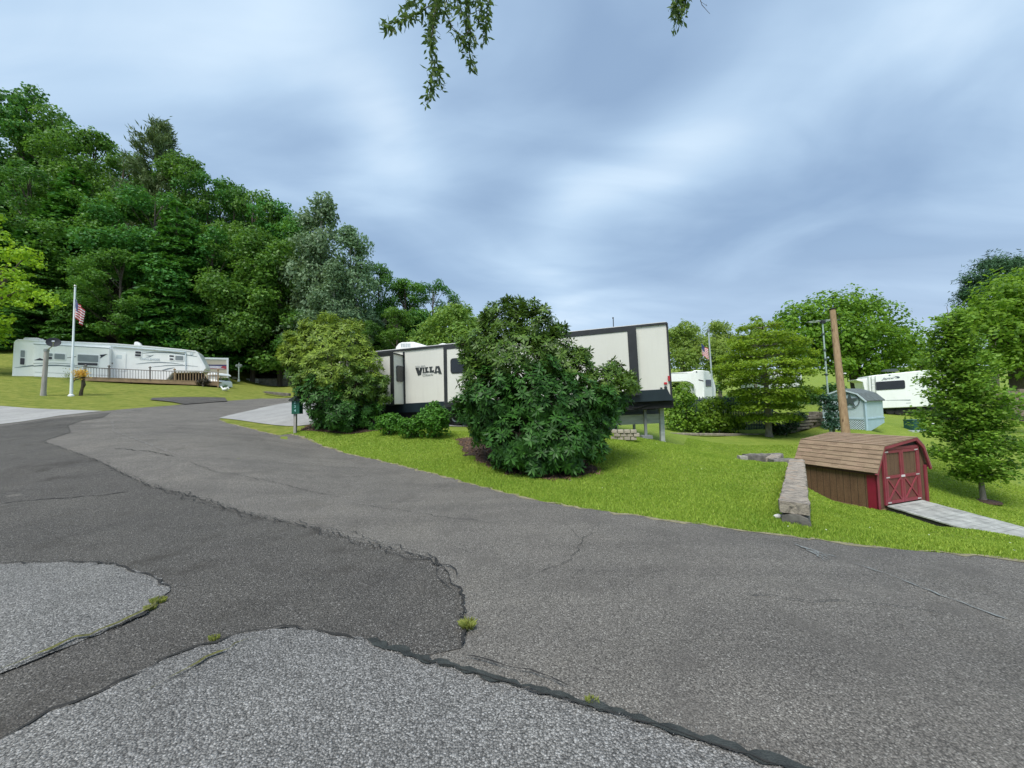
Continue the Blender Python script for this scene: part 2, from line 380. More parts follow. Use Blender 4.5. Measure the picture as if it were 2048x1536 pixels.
PA = g2([(0,1133),(60,1131),(120,1129),(180,1130),(232,1134),(270,1144),(300,1157),(332,1172),(340,1180),(330,1195),(312,1215),(290,1236),(245,1256),(200,1276),(150,1296),(100,1315),(50,1336),(0,1356)])
PA = jitter(PA, .016, .05, 9, False) + [(-8, 1.6), (-12, 4.6)]
PB = g2([(0,1492),(60,1458),(100,1432),(200,1396),(260,1362),(320,1331),(400,1300),(450,1286),(500,1273),(545,1266),(590,1263),(640,1274),(700,1282),(735,1290)])
PB = jitter(PB + SEAL, .013, .05, 12, False) + [(3.5, -6), (-12, -6), (-9, -.3)]
tag(drape('stony_asphalt_patch', PA, .026, M_GRAV, list(np.arange(-12, 0, .5)), list(np.arange(0, 6, .5))), None, None, kind='structure')
tag(drape('stony_asphalt_apron', PB, .030, M_GRAV, list(np.arange(-12, 6, .5)), list(np.arange(-6, 4, .5))), None, None, kind='structure')

def strip(mb, pts, w, off, seed=0, wob=.35, amp=.02, step=.08):
    """a crack or a run of sealant lying along pts"""
    rr = random.Random(seed); pts = jitter(pts, amp, step, seed, False); n = len(pts); vs = []
    for i, p in enumerate(pts):
        a, b = Vector(pts[max(i - 1, 0)]), Vector(pts[min(i + 1, n - 1)]); t = (b - a); t = t.normalized() if t.length > 1e-6 else Vector((1, 0)); nn = Vector((-t.y, t.x))
        ww = w * (1 + rr.uniform(-wob, wob)) * (0.15 if i in (0, n - 1) else 1)
        for sg in (-.5, .5):
            x, y = p[0] + nn.x * ww * sg, p[1] + nn.y * ww * sg; vs.append((x, y, 0))
    z = hz([v[0] for v in vs], [v[1] for v in vs]); vs = [(v[0], v[1], zz + off) for v, zz in zip(vs, z)]
    mb.add(vs, [(2 * i, 2 * i + 1, 2 * i + 3, 2 * i + 2) for i in range(n - 1)])
mb = MB()
strip(mb, SEAM, .014, .034, 1, .98, .016, .05); strip(mb, [(x + .05, y + .03) for x, y in SEAM[7:17]], .010, .0345, 2, .95, .045, .08)
strip(mb, [(x - .06, y - .05) for x, y in SEAM[9:18]], .008, .0347, 22, .95, .05, .1)
strip(mb, g2([(0,1133),(120,1129),(232,1133),(300,1156),(340,1181)]), .016, .036, 3, .95)
strip(mb, g2([(0,1356),(100,1315),(200,1276),(290,1236),(330,1196)]), .014, .0365, 4, .95)
strip(mb, g2([(0,1492),(100,1432),(200,1396),(320,1331),(400,1300),(500,1272),(590,1262),(735,1289)]), .016, .037, 5, .95, .015)
strip(mb, g2([(1200,1050),(1165,1085),(1150,1110),(1120,1135),(1080,1150)]), .005, .024, 6, .9, .02)
strip(mb, g2([(1165,1085),(1140,1060),(1115,1040)]), .005, .0243, 7, .8, .02)
strip(mb, g2([(0,1010),(100,1000),(200,994),(260,985)]), .03, .0243, 8, .9, .03)
strip(mb, g2([(700,1010),(800,1022),(880,1035),(1010,1052)]), .007, .0247, 9, .8, .02)
strip(mb, g2([(380,925),(430,945),(560,968),(700,1000)]), .008, .025, 10, .8, .02)
strip(mb, g2([(1480,1190),(1600,1205),(1750,1212),(1900,1235)]), .006, .0253, 11, .8, .02)
strip(mb, g2([(230,898),(300,905),(350,915)]), .02, .0255, 12, .8, .02); strip(mb, g2([(0,862),(60,860),(140,856)]), .03, .0257, 13, .8, .03)
strip(mb, g2([(925,1322),(985,1335),(1060,1352),(1140,1385)]), .008, .0383, 14, .98, .008, .06)
tag(mb.build('road_cracks', M_CRACK), None, None, kind='structure')
mb = MB(); strip(mb, SEAL, .045, .040, 20, .6, .010, .04)
tag(mb.build('tar_seal_line', M_SEAL), None, None, kind='structure')
mb = MB()
strip(mb, [(x - .02, y - .01) for x, y in SEAL[1:]], .006, .044, 24, .95, .006, .05)
tag(mb.build('tar_seal_groove', M_CRACK), None, None, kind='structure')
mb = MB()
for k_ in range(5): strip(mb, g2([(1588+k_*6,1090+k_*2),(1622+k_*7,1107+k_),(1655+k_*5,1127-k_*2)]), .012, .022 + k_ * .0001, 60 + k_, .98, .012, .04)
strip(mb, g2([(1700,1128),(1770,1150),(1880,1195),(2048,1255)]), .016, .0223, 31, .95, .012, .06)
tag(mb.build('chalk_streaks', simple('pale_streak', (.19, .20, .192), .9, .35, 22)), None, None, kind='structure')
# faint join in the far part of the road
mb = MB(); strip(mb, g2([(225,842),(226,862),(290,888),(360,912)]), .022, .0225, 33, .9, .02)
tag(mb.build('road_join', simple('road_join', (.19, .18, .165), .9, .3, 12)), None, None, kind='structure')
# concrete pads and the side drive
PAD = p2([(438,840,18.0),(460,832,19.3),(520,816,24.4),(590,799,31)]) + [(-11, 27), (-6.2, 21.8), (4, 19.5), (5.0, 16.8), (-4.5, 16.3), (-6.8, 15.9)] + p2([(590,842,16.2),(520,838,16.9)])
tag(drape('concrete_pad', PAD, .024, M_CONC, list(np.arange(-20, 7, .8)), list(np.arange(15, 34, .8))), None, None, kind='structure')
SLAB = p2([(0,846,16.4),(50,839,17.3),(120,830,19),(205,822.5,20.6)]) + [(-28, 21.2), (-38, 20), (-38, 14.5), (-29, 14.3)]
tag(drape('concrete_slab', SLAB, .026, M_CONC, list(np.arange(-38, -18, .8)), list(np.arange(13, 24, .8))), None, None, kind='structure')
SIDE = p2([(455,804.5,27.2),(400,808,25.0),(368,810,24.0),(345,804,24.8),(300,798,25.5),(305,796.5,26.5),(380,798,28),(450,800,29.5)])
tag(drape('side_drive', SIDE, .06, M_OLD, list(np.arange(-30, -15, .8)), list(np.arange(22, 32, .8))), None, None, kind='structure')
MULCH = p2([(915,880,13),(930,905,11.2),(960,925,10),(1010,948,8.9),(1100,962,8.3),(1170,950,8.7),(1195,932,9.3)]) + [(1.7, 11.5), (0, 13.4)]
MULCH = jitter(MULCH, .06, .12, 17)
tag(drape('mulch_bed', MULCH, .02, M_MULCH, list(np.arange(-3, 4, .4)), list(np.arange(7, 15, .4))), None, None, kind='structure')
MULCH2 = p2([(600,862,14.8),(700,866,14.5),(760,862,14.8),(770,852,15.8)]) + [(-5, 17), (-8.5, 16.5)]
tag(drape('leaf_litter', MULCH2, .02, M_MULCH, list(np.arange(-10, -3, .5)), list(np.arange(13, 18, .5))), None, None, kind='structure')
FOREST = [(-90, 36), (-54, 39), (-46, 43), (-41, 47), (-39, 51.4), (-22, 52.4), (-14, 54), (-4, 57), (8, 52), (14, 60), (30, 90), (0, 130), (-120, 120), (-130, 50)]
tag(drape('forest_floor', FOREST, .16, M_FOREST, list(np.arange(-130, 30, 2)), list(np.arange(34, 130, 2))), None, None, kind='structure')
# worn dry fringe where the lawn meets the asphalt
mb = MB(); strip(mb, EDGE_R[1:19], .07, .016, 40, .95, .04, .12)
tag(mb.build('dry_lawn_edge', M_DRY), None, None, kind='structure')
mb = MB(); strip(mb, g2([(0,1352),(100,1311),(200,1271),(290,1231),(322,1205)]), .022, .045, 41, .98, .02, .05); strip(mb, g2([(290,1400),(330,1375),(470,1300),(520,1285)]), .016, .046, 42, .98, .02, .05)
tag(mb.build('moss', M_MOSS), None, None, kind='stuff')

# ------------------------------------------------------------------ grass blades
def grass_blades(name, regions, n, hgt, seed, mat, lean=.6, dens_pow=1.0):
    rg = np.random.default_rng(seed); xs_, ys_ = [], []
    for poly, k, avoid in regions:
        a = np.array([p[:2] for p in poly]); lo, hi = a.min(0), a.max(0); need = int(n * k); got = 0
        while got < need:
            x = rg.uniform(lo[0], hi[0], need * 2); y = rg.uniform(lo[1], hi[1], need * 2)
            keep = inpoly(x, y, poly) & (rg.random(need * 2) < np.minimum(1, (5.5 / np.maximum(np.hypot(x, y), .1)) ** dens_pow))
            for av in avoid: keep &= ~inpoly(x, y, av)
            x, y = x[keep][:need - got], y[keep][:need - got]; xs_.append(x); ys_.append(y); got += len(x)
    x = np.concatenate(xs_); y = np.concatenate(ys_); z = hz(x, y); m_ = len(x); d = np.hypot(x, y)
    h = hgt * rg.uniform(.5, 1.25, m_); w = (.0035 + .0009 * d) * rg.uniform(.7, 1.3, m_); a = rg.uniform(0, 2 * np.pi, m_); l = rg.uniform(.1, lean, m_) * h; la = rg.uniform(0, 2 * np.pi, m_)
    b0 = np.stack([x - np.cos(a) * w, y - np.sin(a) * w, z - .005], 1); b1 = np.stack([x + np.cos(a) * w, y + np.sin(a) * w, z - .005], 1)
    tp = np.stack([x + np.cos(la) * l, y + np.sin(la) * l, z + h], 1)
    raw_mesh(name, np.stack([b0, b1, tp], 1).reshape(-1, 3), 3, mat)
    return bpy.data.objects[name]
def raw_mesh(name, verts, k, mat, parent=None, smooth=False):
    """many separate k-sided faces from an array of corner points"""
    nf = len(verts) // k; me = bpy.data.meshes.new(name)
    me.vertices.add(len(verts)); me.vertices.foreach_set('co', np.asarray(verts, np.float32).ravel())
    me.loops.add(len(verts)); me.loops.foreach_set('vertex_index', np.arange(len(verts), dtype=np.int32))
    me.polygons.add(nf); me.polygons.foreach_set('loop_start', np.arange(0, nf * k, k, dtype=np.int32))
    me.materials.append(mat); me.update(calc_edges=True); return link(name, me, parent)
M_BLADE = leafmat('grass_blade', (.105, .225, .018), (.42, .53, .080), .3, .6, 0.0, .7)
LAWN_A = EDGE_R[1:16] + [(-6, 15.2), (-1, 14.5), (6, 14.2), (9, 20), (20, 20), (24, 6)]
AVOID = [MULCH, MULCH2, PAD]

def pebbles(name, lines, n, seed, mat):
    """loose chips of stone along the broken edges"""
    rg = np.random.default_rng(seed); out = []; tv = np.array([[1, 0, -.5], [-.5, .87, -.5], [-.5, -.87, -.5], [.1, .05, .8]]); tf = [(0, 1, 3), (1, 2, 3), (2, 0, 3)]
    pts = []
    for ln in lines:
        a = np.array([p[:2] for p in ln]); seg = np.linalg.norm(np.diff(a, axis=0), axis=1); L = np.concatenate([[0], np.cumsum(seg)]); t_ = rg.uniform(0, L[-1], n)
        pts.append(np.stack([np.interp(t_, L, a[:, 0]), np.interp(t_, L, a[:, 1])], 1) + rg.normal(0, .07, (n, 2)))
    p = np.concatenate(pts); z = hz(p[:, 0], p[:, 1]) + .034; r = rg.uniform(.002, .0065, len(p)); a = rg.uniform(0, 6.28, len(p))
    for k in range(3):
        tri = []
        for q in tf[k]:
            v = tv[q] * rg.uniform(.7, 1.2); tri.append(np.stack([p[:, 0] + r * (v[0] * np.cos(a) - v[1] * np.sin(a)), p[:, 1] + r * (v[0] * np.sin(a) + v[1] * np.cos(a)), z + r * v[2]], 1))
        out.append(np.stack(tri, 1).reshape(-1, 3))
    return tag(raw_mesh(name, np.concatenate(out), 3, mat), None, None, kind='stuff')
def litter(name, poly, n, seed, mat):
    rg = np.random.default_rng(seed); a = np.array([p[:2] for p in poly]); lo, hi = a.min(0) - .15, a.max(0) + .15; x = rg.uniform(lo[0], hi[0], n * 3); y = rg.uniform(lo[1], hi[1], n * 3); c = a.mean(0)
    k = inpoly(c[0] + (x - c[0]) * .94, c[1] + (y - c[1]) * .94, poly); x, y = x[k][:n], y[k][:n]
    return tag(raw_mesh(name, leaf_quads(np.stack([x, y, hz(x, y) + .035], 1), rg.normal(0, .35, (len(x), 3)) + np.array([0, 0, 1]), .085, .035, rg), 4, mat), None, None, kind='stuff')
M_CHIP = leafmat('stone_chip', (.10, .10, .095), (.48, .46, .43), 0, .8, 0, 9)
pebbles('loose_gravel', [SEAM[12:], SEAL, PA[:120], PB[:150]], 900, 3, M_CHIP)
# ------------------------------------------------------------------ foliage
def unit(a): return a / np.maximum(np.linalg.norm(a, axis=1, keepdims=True), 1e-9)
def leaf_quads(pc, nrm, length, width, rg, axis=None, cup=.12):
    """one kite-shaped leaf (four corners) per point"""
    n = len(pc); nrm = unit(np.asarray(nrm, float))
    if axis is None: axis = rg.normal(0, 1, (n, 3))
    axis = axis - nrm * (axis * nrm).sum(1, keepdims=True); axis = unit(axis); sd = np.cross(nrm, axis)
    s = rg.uniform(.65, 1.25, (n, 1)); L = np.asarray(length).reshape(-1, 1) * s; Wd = np.asarray(width).reshape(-1, 1) * s
    mid = pc + axis * L * rg.uniform(-.08, .08, (n, 1)) - nrm * L * cup
    return np.stack([pc - axis * L * .5, mid + sd * Wd * .5, pc + axis * L * .5 - nrm * L * cup * 1.2, mid - sd * Wd * .5], 1).reshape(-1, 3)
def leaf_mesh(name, pc, nrm, length, width, mat, parent=None, seed=0, axis=None):
    return raw_mesh(name, leaf_quads(np.asarray(pc, float), nrm, length, width, np.random.default_rng(seed), axis), 4, mat, parent)
def clump_points(c, r, k, leafarea, rg, flat=.8, lumpy=.35, inner=.25):
    """leaves on and just under the lumpy skin of one ball of foliage, fewer underneath"""
    n = max(20, int(k * 4 * math.pi * r * r / (leafarea * .5))); d = unit(rg.normal(0, 1, (n, 3)))
    d = d[rg.random(n) < np.where(d[:, 2] < -.2, .55, 1.0)]; n = len(d)
    ph = rg.uniform(0, 6.28, 3); lump = 1 + lumpy * (np.sin(d[:, 0] * 5 + ph[0]) * np.sin(d[:, 1] * 5 + ph[1]) * .6 + np.sin(d[:, 2] * 6 + d[:, 0] * 4 + ph[2]) * .4)
    rad = r * lump * np.where(rg.random(n) < inner, rg.uniform(.45, .85, n), rg.uniform(.84, 1.08, n))
    p = np.asarray(c) + d * rad[:, None] * np.array([1, 1, flat]); nr = unit(d * .8 + np.array([0, 0, .65]) + rg.normal(0, .55, (n, 3)))
    return p, nr
M_BARK = simple('bark', (.085, .07, .055), .9, .4, 5, bumpy=.8, stretch=(5, 5, .8))
M_BARKP = simple('pale_bark', (.30, .30, .27), .85, .3, 5, bumpy=.4, stretch=(4, 4, .8))
M_BARKG = simple('grey_bark', (.20, .18, .155), .9, .35, 5, bumpy=.6, stretch=(4, 4, .8))
def limb(mb, a, b, r0, r1, sag=.1, n=6, rr=random):
    a, b = Vector(a), Vector(b); L = (b - a).length; pts = []
    for i in range(5):
        f_ = i / 4; p = a.lerp(b, f_) + Vector((rr.uniform(-1, 1), rr.uniform(-1, 1), 0)) * L * .035 * (0 < i < 4) + Vector((0, 0, math.sin(f_ * math.pi) * L * sag)); pts.append(p)
    mb.tube(pts, [r0 + (r1 - r0) * i / 4 for i in range(5)], n)
M_LIT = leafmat('dry_leaf', (.05, .025, .014), (.30, .19, .11), .1, .8, 0, 5)
litter('fallen_leaves', MULCH, 2600, 21, M_LIT); litter('fallen_leaves', MULCH2, 1200, 22, M_LIT)
# ------------------------------------------------------------------ facades measured from the photograph
class Wall:
    """upright plane through two places on the ground plan; s runs along it, z up, out towards the viewer"""
    def __init__(s, A, B, out=0.0):
        s.A = Vector((A[0], A[1])); s.B = Vector((B[0], B[1])); s.t = (s.B - s.A).normalized()
        n = Vector((s.t.y, -s.t.x))
        if n.dot(-s.A) < 0: n = -n
        s.n = n; s.A = s.A + n * out
    def at(s, u, v):
        d = ray(u, v); k = (s.A - Vector((CAM.x, CAM.y))).dot(s.n) / Vector((d.x, d.y)).dot(s.n)
        q = CAM + d * k; return (Vector((q.x, q.y)) - s.A).dot(s.t), q.z
    def w(s, a, z, out=0.0):
        q = s.A + s.t * a + s.n * out; return Vector((q.x, q.y, z))
    def px(s, u, v, out=0.0):
        return s.w(*s.at(u, v), out)
    def moved(s, out):
        k = Wall.__new__(Wall); k.A = s.A + s.n * out; k.B = s.B + s.n * out; k.t = s.t.copy(); k.n = s.n.copy(); return k
    @property
    def n3(s): return Vector((s.n.x, s.n.y, 0))
    def plate(s, mb, pix, out=.02, thick=.02, mi=None):
        """flat piece with a pixel outline, its face `out` metres proud of the wall"""
        return mb.prism([s.px(u, v, out) for u, v in pix], -s.n3 * thick, mi)
    def rrect(s, mb, u0, v0, u1, v1, out=.02, thick=.02, r=.08, slope=0.0, mi=None):
        a0, z0 = s.at(u0, v0); a1, z1 = s.at(u1, v1 + slope)
        if a0 > a1: a0, a1 = a1, a0
        zt, zb = s.at((u0 + u1) / 2, (v0 + v0 + slope) / 2)[1], s.at((u0 + u1) / 2, (v1 + v1 + slope) / 2)[1]
        k = (s.at(u1, v0 + slope)[1] - s.at(u0, v0)[1]) / (s.at(u1, v0)[0] - s.at(u0, v0)[0]); am = (a0 + a1) / 2
        pts = []
        r = min(r, (a1 - a0) / 2.2, (zt - zb) / 2.2)
        for cx, cz, st in ((a1 - r, zt - r, 0), (a0 + r, zt - r, 90), (a0 + r, zb + r, 180), (a1 - r, zb + r, 270)):
            for j in range(5):
                an = R(st + j * 22.5); a = cx + r * math.cos(an); pts.append(s.w(a, cz + r * math.sin(an) + k * (a - am), out))
        return mb.prism(pts, -s.n3 * thick, mi)
    def line(s, mb, pix, w0, out=.012, thick=.01):
        """painted stripe along pixels with half-width in pixels per point"""
        w0 = w0 if isinstance(w0, (list, tuple)) else [w0] * len(pix)
        up = [(u, v - w_) for (u, v), w_ in zip(pix, w0)]; dn = [(u, v + w_) for (u, v), w_ in zip(pix, w0)][::-1]
        return s.plate(mb, up + dn, out, thick)
def text_obj(name, body, quad, wall, mat, parent, out=.03, shear=0.0, bold=0.0, thick=.008):
    """lettering fitted into a pixel quad (top-left, top-right, bottom-right, bottom-left) on a wall"""
    cu = bpy.data.curves.new(name, 'FONT'); cu.body = body; cu.shear = shear; cu.offset = bold; cu.resolution_u = 3
    to = bpy.data.objects.new('lettering_source', cu); COL.objects.link(to)
    dg = bpy.context.evaluated_depsgraph_get(); me = bpy.data.meshes.new_from_object(to.evaluated_get(dg))
    bpy.data.objects.remove(to); bpy.data.curves.remove(cu)
    co = np.array([v.co[:] for v in me.vertices]); lo, hi = co.min(0), co.max(0)
    Q = [wall.px(u, v, out) for u, v in quad]
    for v in me.vertices:
        a = (v.co.x - lo[0]) / (hi[0] - lo[0]); b = (v.co.y - lo[1]) / (hi[1] - lo[1])
        v.co = (Q[3] * (1 - a) + Q[2] * a) * (1 - b) + (Q[0] * (1 - a) + Q[1] * a) * b
    bm = bmesh.new(); bm.from_mesh(me)
    r_ = bmesh.ops.extrude_face_region(bm, geom=bm.faces[:])
    bmesh.ops.translate(bm, verts=[g for g in r_['geom'] if isinstance(g, bmesh.types.BMVert)], vec=wall.n3 * thick)
    bm.to_mesh(me); bm.free(); me.materials.clear(); me.materials.append(mat)
    return link(name, me, parent)

WHITE = simple('white_gelcoat', (.86, .88, .86), .35, .04, .8, grime=.12)
CREAM = simple('pale_side_panel', (.66, .65, .59), .38, .04, .5, grime=.10)
BLACKT = simple('black_trim', (.022, .024, .026), .45, .3, 3)
UNDER = simple('underside', (.008, .008, .009), .8, .4, 3)
GLASS = simple('dark_glass', (.012, .015, .018), .06, .3, 2, spec=.6)
GREYGL = simple('screened_window', (.22, .25, .26), .25, .12, 2)
FRAMEW = simple('white_window_frame', (.80, .82, .82), .4, .04, 2)
RUBBER = simple('tyre_rubber', (.015, .015, .016), .85, .3, 8)
CHROME = simple('grey_metal', (.45, .46, .47), .35, .1, 4, metal=.8)
REDL = simple('red_lens', (.45, .02, .03), .2, .2, 6)
ROOFW = simple('white_roof_membrane', (.72, .72, .70), .6, .08, 1, grime=.3)
GREYST = simple('grey_stripe', (.16, .20, .22), .4, .1, 3)
NAVY = simple('navy_stripe', (.022, .022, .035), .4, .2, 3)
OLDWOOD = simple('weathered_wood', (.33, .31, .28), .85, .3, 2.5, bumpy=.5, stretch=(6, 6, .7))
GREYWOOD = simple('grey_boards', (.42, .44, .42), .85, .2, 3, bumpy=.4, stretch=(1, 1, 5))
DECKWOOD = simple('deck_wood', (.30, .20, .115), .8, .25, 3, bumpy=.3)

# ---- 1 black and white trailer behind the rhododendrons
def white_black_trailer():
    pr, pl = P(1333, 720, 13.8), P(760, 760, 17.5)
    Wm = Wall(pr, pl); back = -Wm.n3
    t = thing('travel_trailer', (0.4, 17.0, .7), 'long pale trailer with black trim and VILLA lettering behind the two rhododendrons', 'trailer')
    mb = MB(); pts = [Wm.px(u, v) for u, v in ((676,713),(1333,647),(1343,799),(676,829))]
    mb.prism(pts, back * 2.5); body = mb.build('body', CREAM, t, bevel=.03)
    mb = MB(); pts = [Wm.px(u, v, .05) for u, v in ((674,711.5),(1334,644.5),(1334,648.5),(674,715.5))]; mb.prism(pts, back * 2.6)
    mb.build('roof_edge', BLACKT, t)
    mb = MB(); pts = [Wm.px(u, v, .02) for u, v in ((676,710),(1331,643.3),(1331,644.3),(676,711.2))]; mb.prism(pts, back * 2.5); mb.build('roof', ROOFW, t)
    mb = MB(); Wm.plate(mb, ((676,814.5),(1334.5,778),(1346,800.5),(676,831)), .035, .06); mb.build('skirt', simple('teal_black_skirt', (.014, .024, .03), .32, .2, 2), t)
    mb = MB(); pts = [Wm.px(u, v, -.12) for u, v in ((690,829),(1347,797),(1348,815.5),(690,846))]; mb.prism(pts, back * 2.2)
    a0 = Wm.px(1300, 812, -.3); mb.box(a0 + Vector((0, 0, -.02)), (.35, .25, .22)); mb.tube([Wm.px(1215,812,-.1), Wm.px(1250,818,-.1), Wm.px(1275,816,-.1), Wm.px(1300,808,-.1)], .03, 6)
    mb.box(Wm.px(1262, 816, -.2), (.5, .25, .16))
    mb.build('chassis', UNDER, t)
    # corner trims of the wall itself
    for q_ in (((1332,646),(1335.5,646),(1345.5,800),(1341.5,800)),):
        mb = MB(); Wm.plate(mb, q_, .03, .03); mb.build('corner_trim', BLACKT, t)
    def slide(uf_right, um_right, left, top, bot, name):
        s0 = Wm.at(um_right, 750)[0]; best = min((abs((lambda q: W0/2 + F0*q.dot(CR)/q.dot(_f))(Wm.w(s0, 2.5, o) - CAM) - uf_right), o) for o in np.arange(.2, 1.1, .01))[1]
        Ws = Wm.moved(best); mb = MB()
        pts = [Ws.px(u, v) for u, v in ((left, top[0]), (uf_right, top[1]), (uf_right + (bot[2]), bot[1]), (left, bot[0]))]
        mb.prism(pts, -Wm.n3 * best); o = mb.build(name, CREAM, t, bevel=.015); return Ws, o, best
    # front-left slide-out with a window in its end wall
    WsA, slA, dA = slide(786, 806, 684, (718, 706), (815, 808.5, 2), 'slide_out')
    mb = MB(); WsA.plate(mb, ((684,714),(786.5,703),(786.8,710.5),(684,722)), .015, .03); WsA.plate(mb, ((780,703.5),(786.5,703),(788.5,809),(782,809.5)), .02, .04); WsA.plate(mb, ((684,813.5),(788.5,807.5),(788.5,810.5),(684,817)), .012, .03)
    mb.build('slide_trim', BLACKT, slA)
    s0 = Wm.at(806, 750)[0]; e0, e1 = Wm.w(s0, 2.5, 0), Wm.w(s0, 2.5, dA); En = Wall(e1, e0)
    mb = MB(); En.rrect(mb, 791.5, 731, 804.2, 763, .07, .06, .09, 1.5); mb.build('end_window', GLASS, slA)
    mb = MB(); Wm.plate(mb, ((806,704),(809.5,704),(811.5,809),(807.5,809)), .02, .03); En.plate(mb, ((787,706),(806,710.5),(806,712.5),(787,708)), .07, .06); mb.build('slide_seal', BLACKT, slA)
    # long rear slide-out
    WsB, slB, dB = slide(1271, 1277, 888, (690, 652), (807.5, 782.5, 8), 'slide_out')
    mb = MB()
    WsB.plate(mb, ((887,689.5),(1271,651.5),(1271.6,661),(887,699)), .02, .04)
    WsB.plate(mb, ((1254,655),(1271.5,651.5),(1280,783),(1262,785)), .024, .04); WsB.plate(mb, ((887,690),(893.5,689.5),(895.5,807),(889,808)), .024, .04)
    WsB.plate(mb, ((888,806),(1280,780.5),(1281,790),(888,815)), .018, .04)
    mb.build('slide_trim', BLACKT, slB)
    mb = MB(); WsB.rrect(mb, 901, 717, 985, 748, .02, .03, .12, -6); wf = mb.build('window', BLACKT, slB)
    mb = MB(); WsB.rrect(mb, 903.5, 719.5, 982, 745.5, .028, .02, .10, -5.8); mb.build('pane', GLASS, wf)
    # lettering
    LT = simple('logo_dark_grey', (.035, .04, .042), .4, .6, 14); LG = simple('logo_pale_grey', (.36, .38, .38), .4, .1, 3)
    z = lambda pts: [(820 + x / 25.6, 700 + y / 25.6) for x, y in pts]
    mb = MB()
    for pl_ in ([(285,920),(460,912),(452,955),(478,1090),(520,965),(505,910),(640,902),(565,1250),(420,1308)],
                [(655,902),(745,896),(745,925),(728,940),(735,1130),(765,1140),(765,1165),(650,1182),(650,1150),(672,1140),(668,945),(655,935)],
                [(765,890),(930,872),(930,905),(885,925),(890,1080),(960,1065),(965,1145),(770,1162),(770,1130),(800,1120),(790,930),(765,925)],
                [(985,862),(1160,845),(1160,880),(1115,900),(1120,1050),(1180,1045),(1225,1010),(1230,1135),(990,1142),(990,1110),(1030,1095),(1020,905),(985,900)]):
        Wm.plate(mb, z(pl_), .022, .012)
    A_ = [(1325,830),(1505,818),(1632,1218),(1470,1203),(1450,1135),(1372,1128),(1375,1185),(1240,1180),(1240,1150),(1280,1130)]
    Wm.plate(mb, z(A_), .022, .012); mb.build('villa_lettering', LT, body)
    mb = MB(); Wm.plate(mb, z([(1405,950),(1425,945),(1465,1080),(1375,1085)]), .025, .008); mb.build('letter_counter', CREAM, body)
    text_obj('maker_lettering', 'SALEM', z([(285,805),(775,775),(775,845),(285,880)]), Wm, LG, body, .02)
    text_obj('script_lettering', 'Classic', z([(640,1195),(1200,1180),(1200,1275),(640,1325)]), Wm, LG, body, .02, .4)
    # rear lamps on the corner
    mb = MB(); Wm.rrect(mb, 1327.5, 764.5, 1334.5, 769, .04, .03, .03); mb.build('side_light', REDL, t); mb = MB(); mb.box(Wm.px(1337.5, 757, .05), (.06, .06, .18)); mb.build('tail_light', REDL, t)
    mb = MB(); Wm.rrect(mb, 1328, 772.5, 1334.5, 778, .04, .03, .05); mb.build('outlet', BLACKT, t); mb = MB(); Wm.rrect(mb, 1320, 775, 1325, 777.5, .035, .02, .02); mb.build('data_plate', BLACKT, t)
    # roof fittings
    Wr = Wm.moved(-.75); mb = MB(); Wr.plate(mb, ((789,704),(792,693),(797,687),(803,684.5),(826,683.5),(836,687),(852,691),(858,698)), 0, .75); ac = mb.build('air_conditioner', ROOFW, t, bevel=.04)
    mb = MB()
    for k in range(6): Wr.plate(mb, ((802+k*3.3,687.3),(804+k*3.3,687.1),(804.3+k*3.3,694),(802.3+k*3.3,694.3)), .01, .02)
    mb.build('vent_louvre', simple('louvre_grey', (.38, .42, .43), .5), ac)
    mb = MB(); Wr.plate(mb, ((872,695),(877,688.5),(884,686),(891,687),(897,692)), 0, .6); mb.build('roof_vent', ROOFW, t, bevel=.03)
    Wa = Wm.moved(-1.0); a = Wa.at(1227, 655); mb = MB(); mb.tube([Wa.w(a[0], a[1] - .3), Wa.w(a[0], Wa.at(1226, 637)[1])], .018, 6); mb.ball(Wa.px(1226, 636), .035, 8); mb.build('antenna', BLACKT, t)
    # wheels and jacks standing on the ground
    for u in (905, 930, 955):
        a, zc = Wm.at(u, 820); c = Wm.w(a, H(*Wm.w(a, 0, -.45)[:2]) + .37, -.42)
        M = Wm.n3.to_track_quat('Z', 'Y').to_matrix(); mb = MB(); mb.lathe([(.2, -.11), (.33, -.11), (.37, -.06), (.37, .06), (.33, .11), (.2, .11)], c, 22, M); w_ = mb.build('wheel', RUBBER, t, True)
        mb = MB(); mb.lathe([(.05, .10), (.2, .115), (.2, .09)], c, 16, M); mb.build('rim', CHROME, w_, True)
    for u in (1180, 1290, 830):
        a, zt = Wm.at(u, 812); p0 = Wm.w(a, zt, -.5); mb = MB(); mb.bar(p0, (p0.x, p0.y, H(p0.x, p0.y) - .02), .09); mb.bar((p0.x, p0.y, H(p0.x, p0.y) + .0), (p0.x, p0.y, H(p0.x, p0.y) + .12), .38, .38); mb.build('jack', simple('jack_grey', (.2, .21, .21), .6), t)
    return Wm
WM = white_black_trailer()

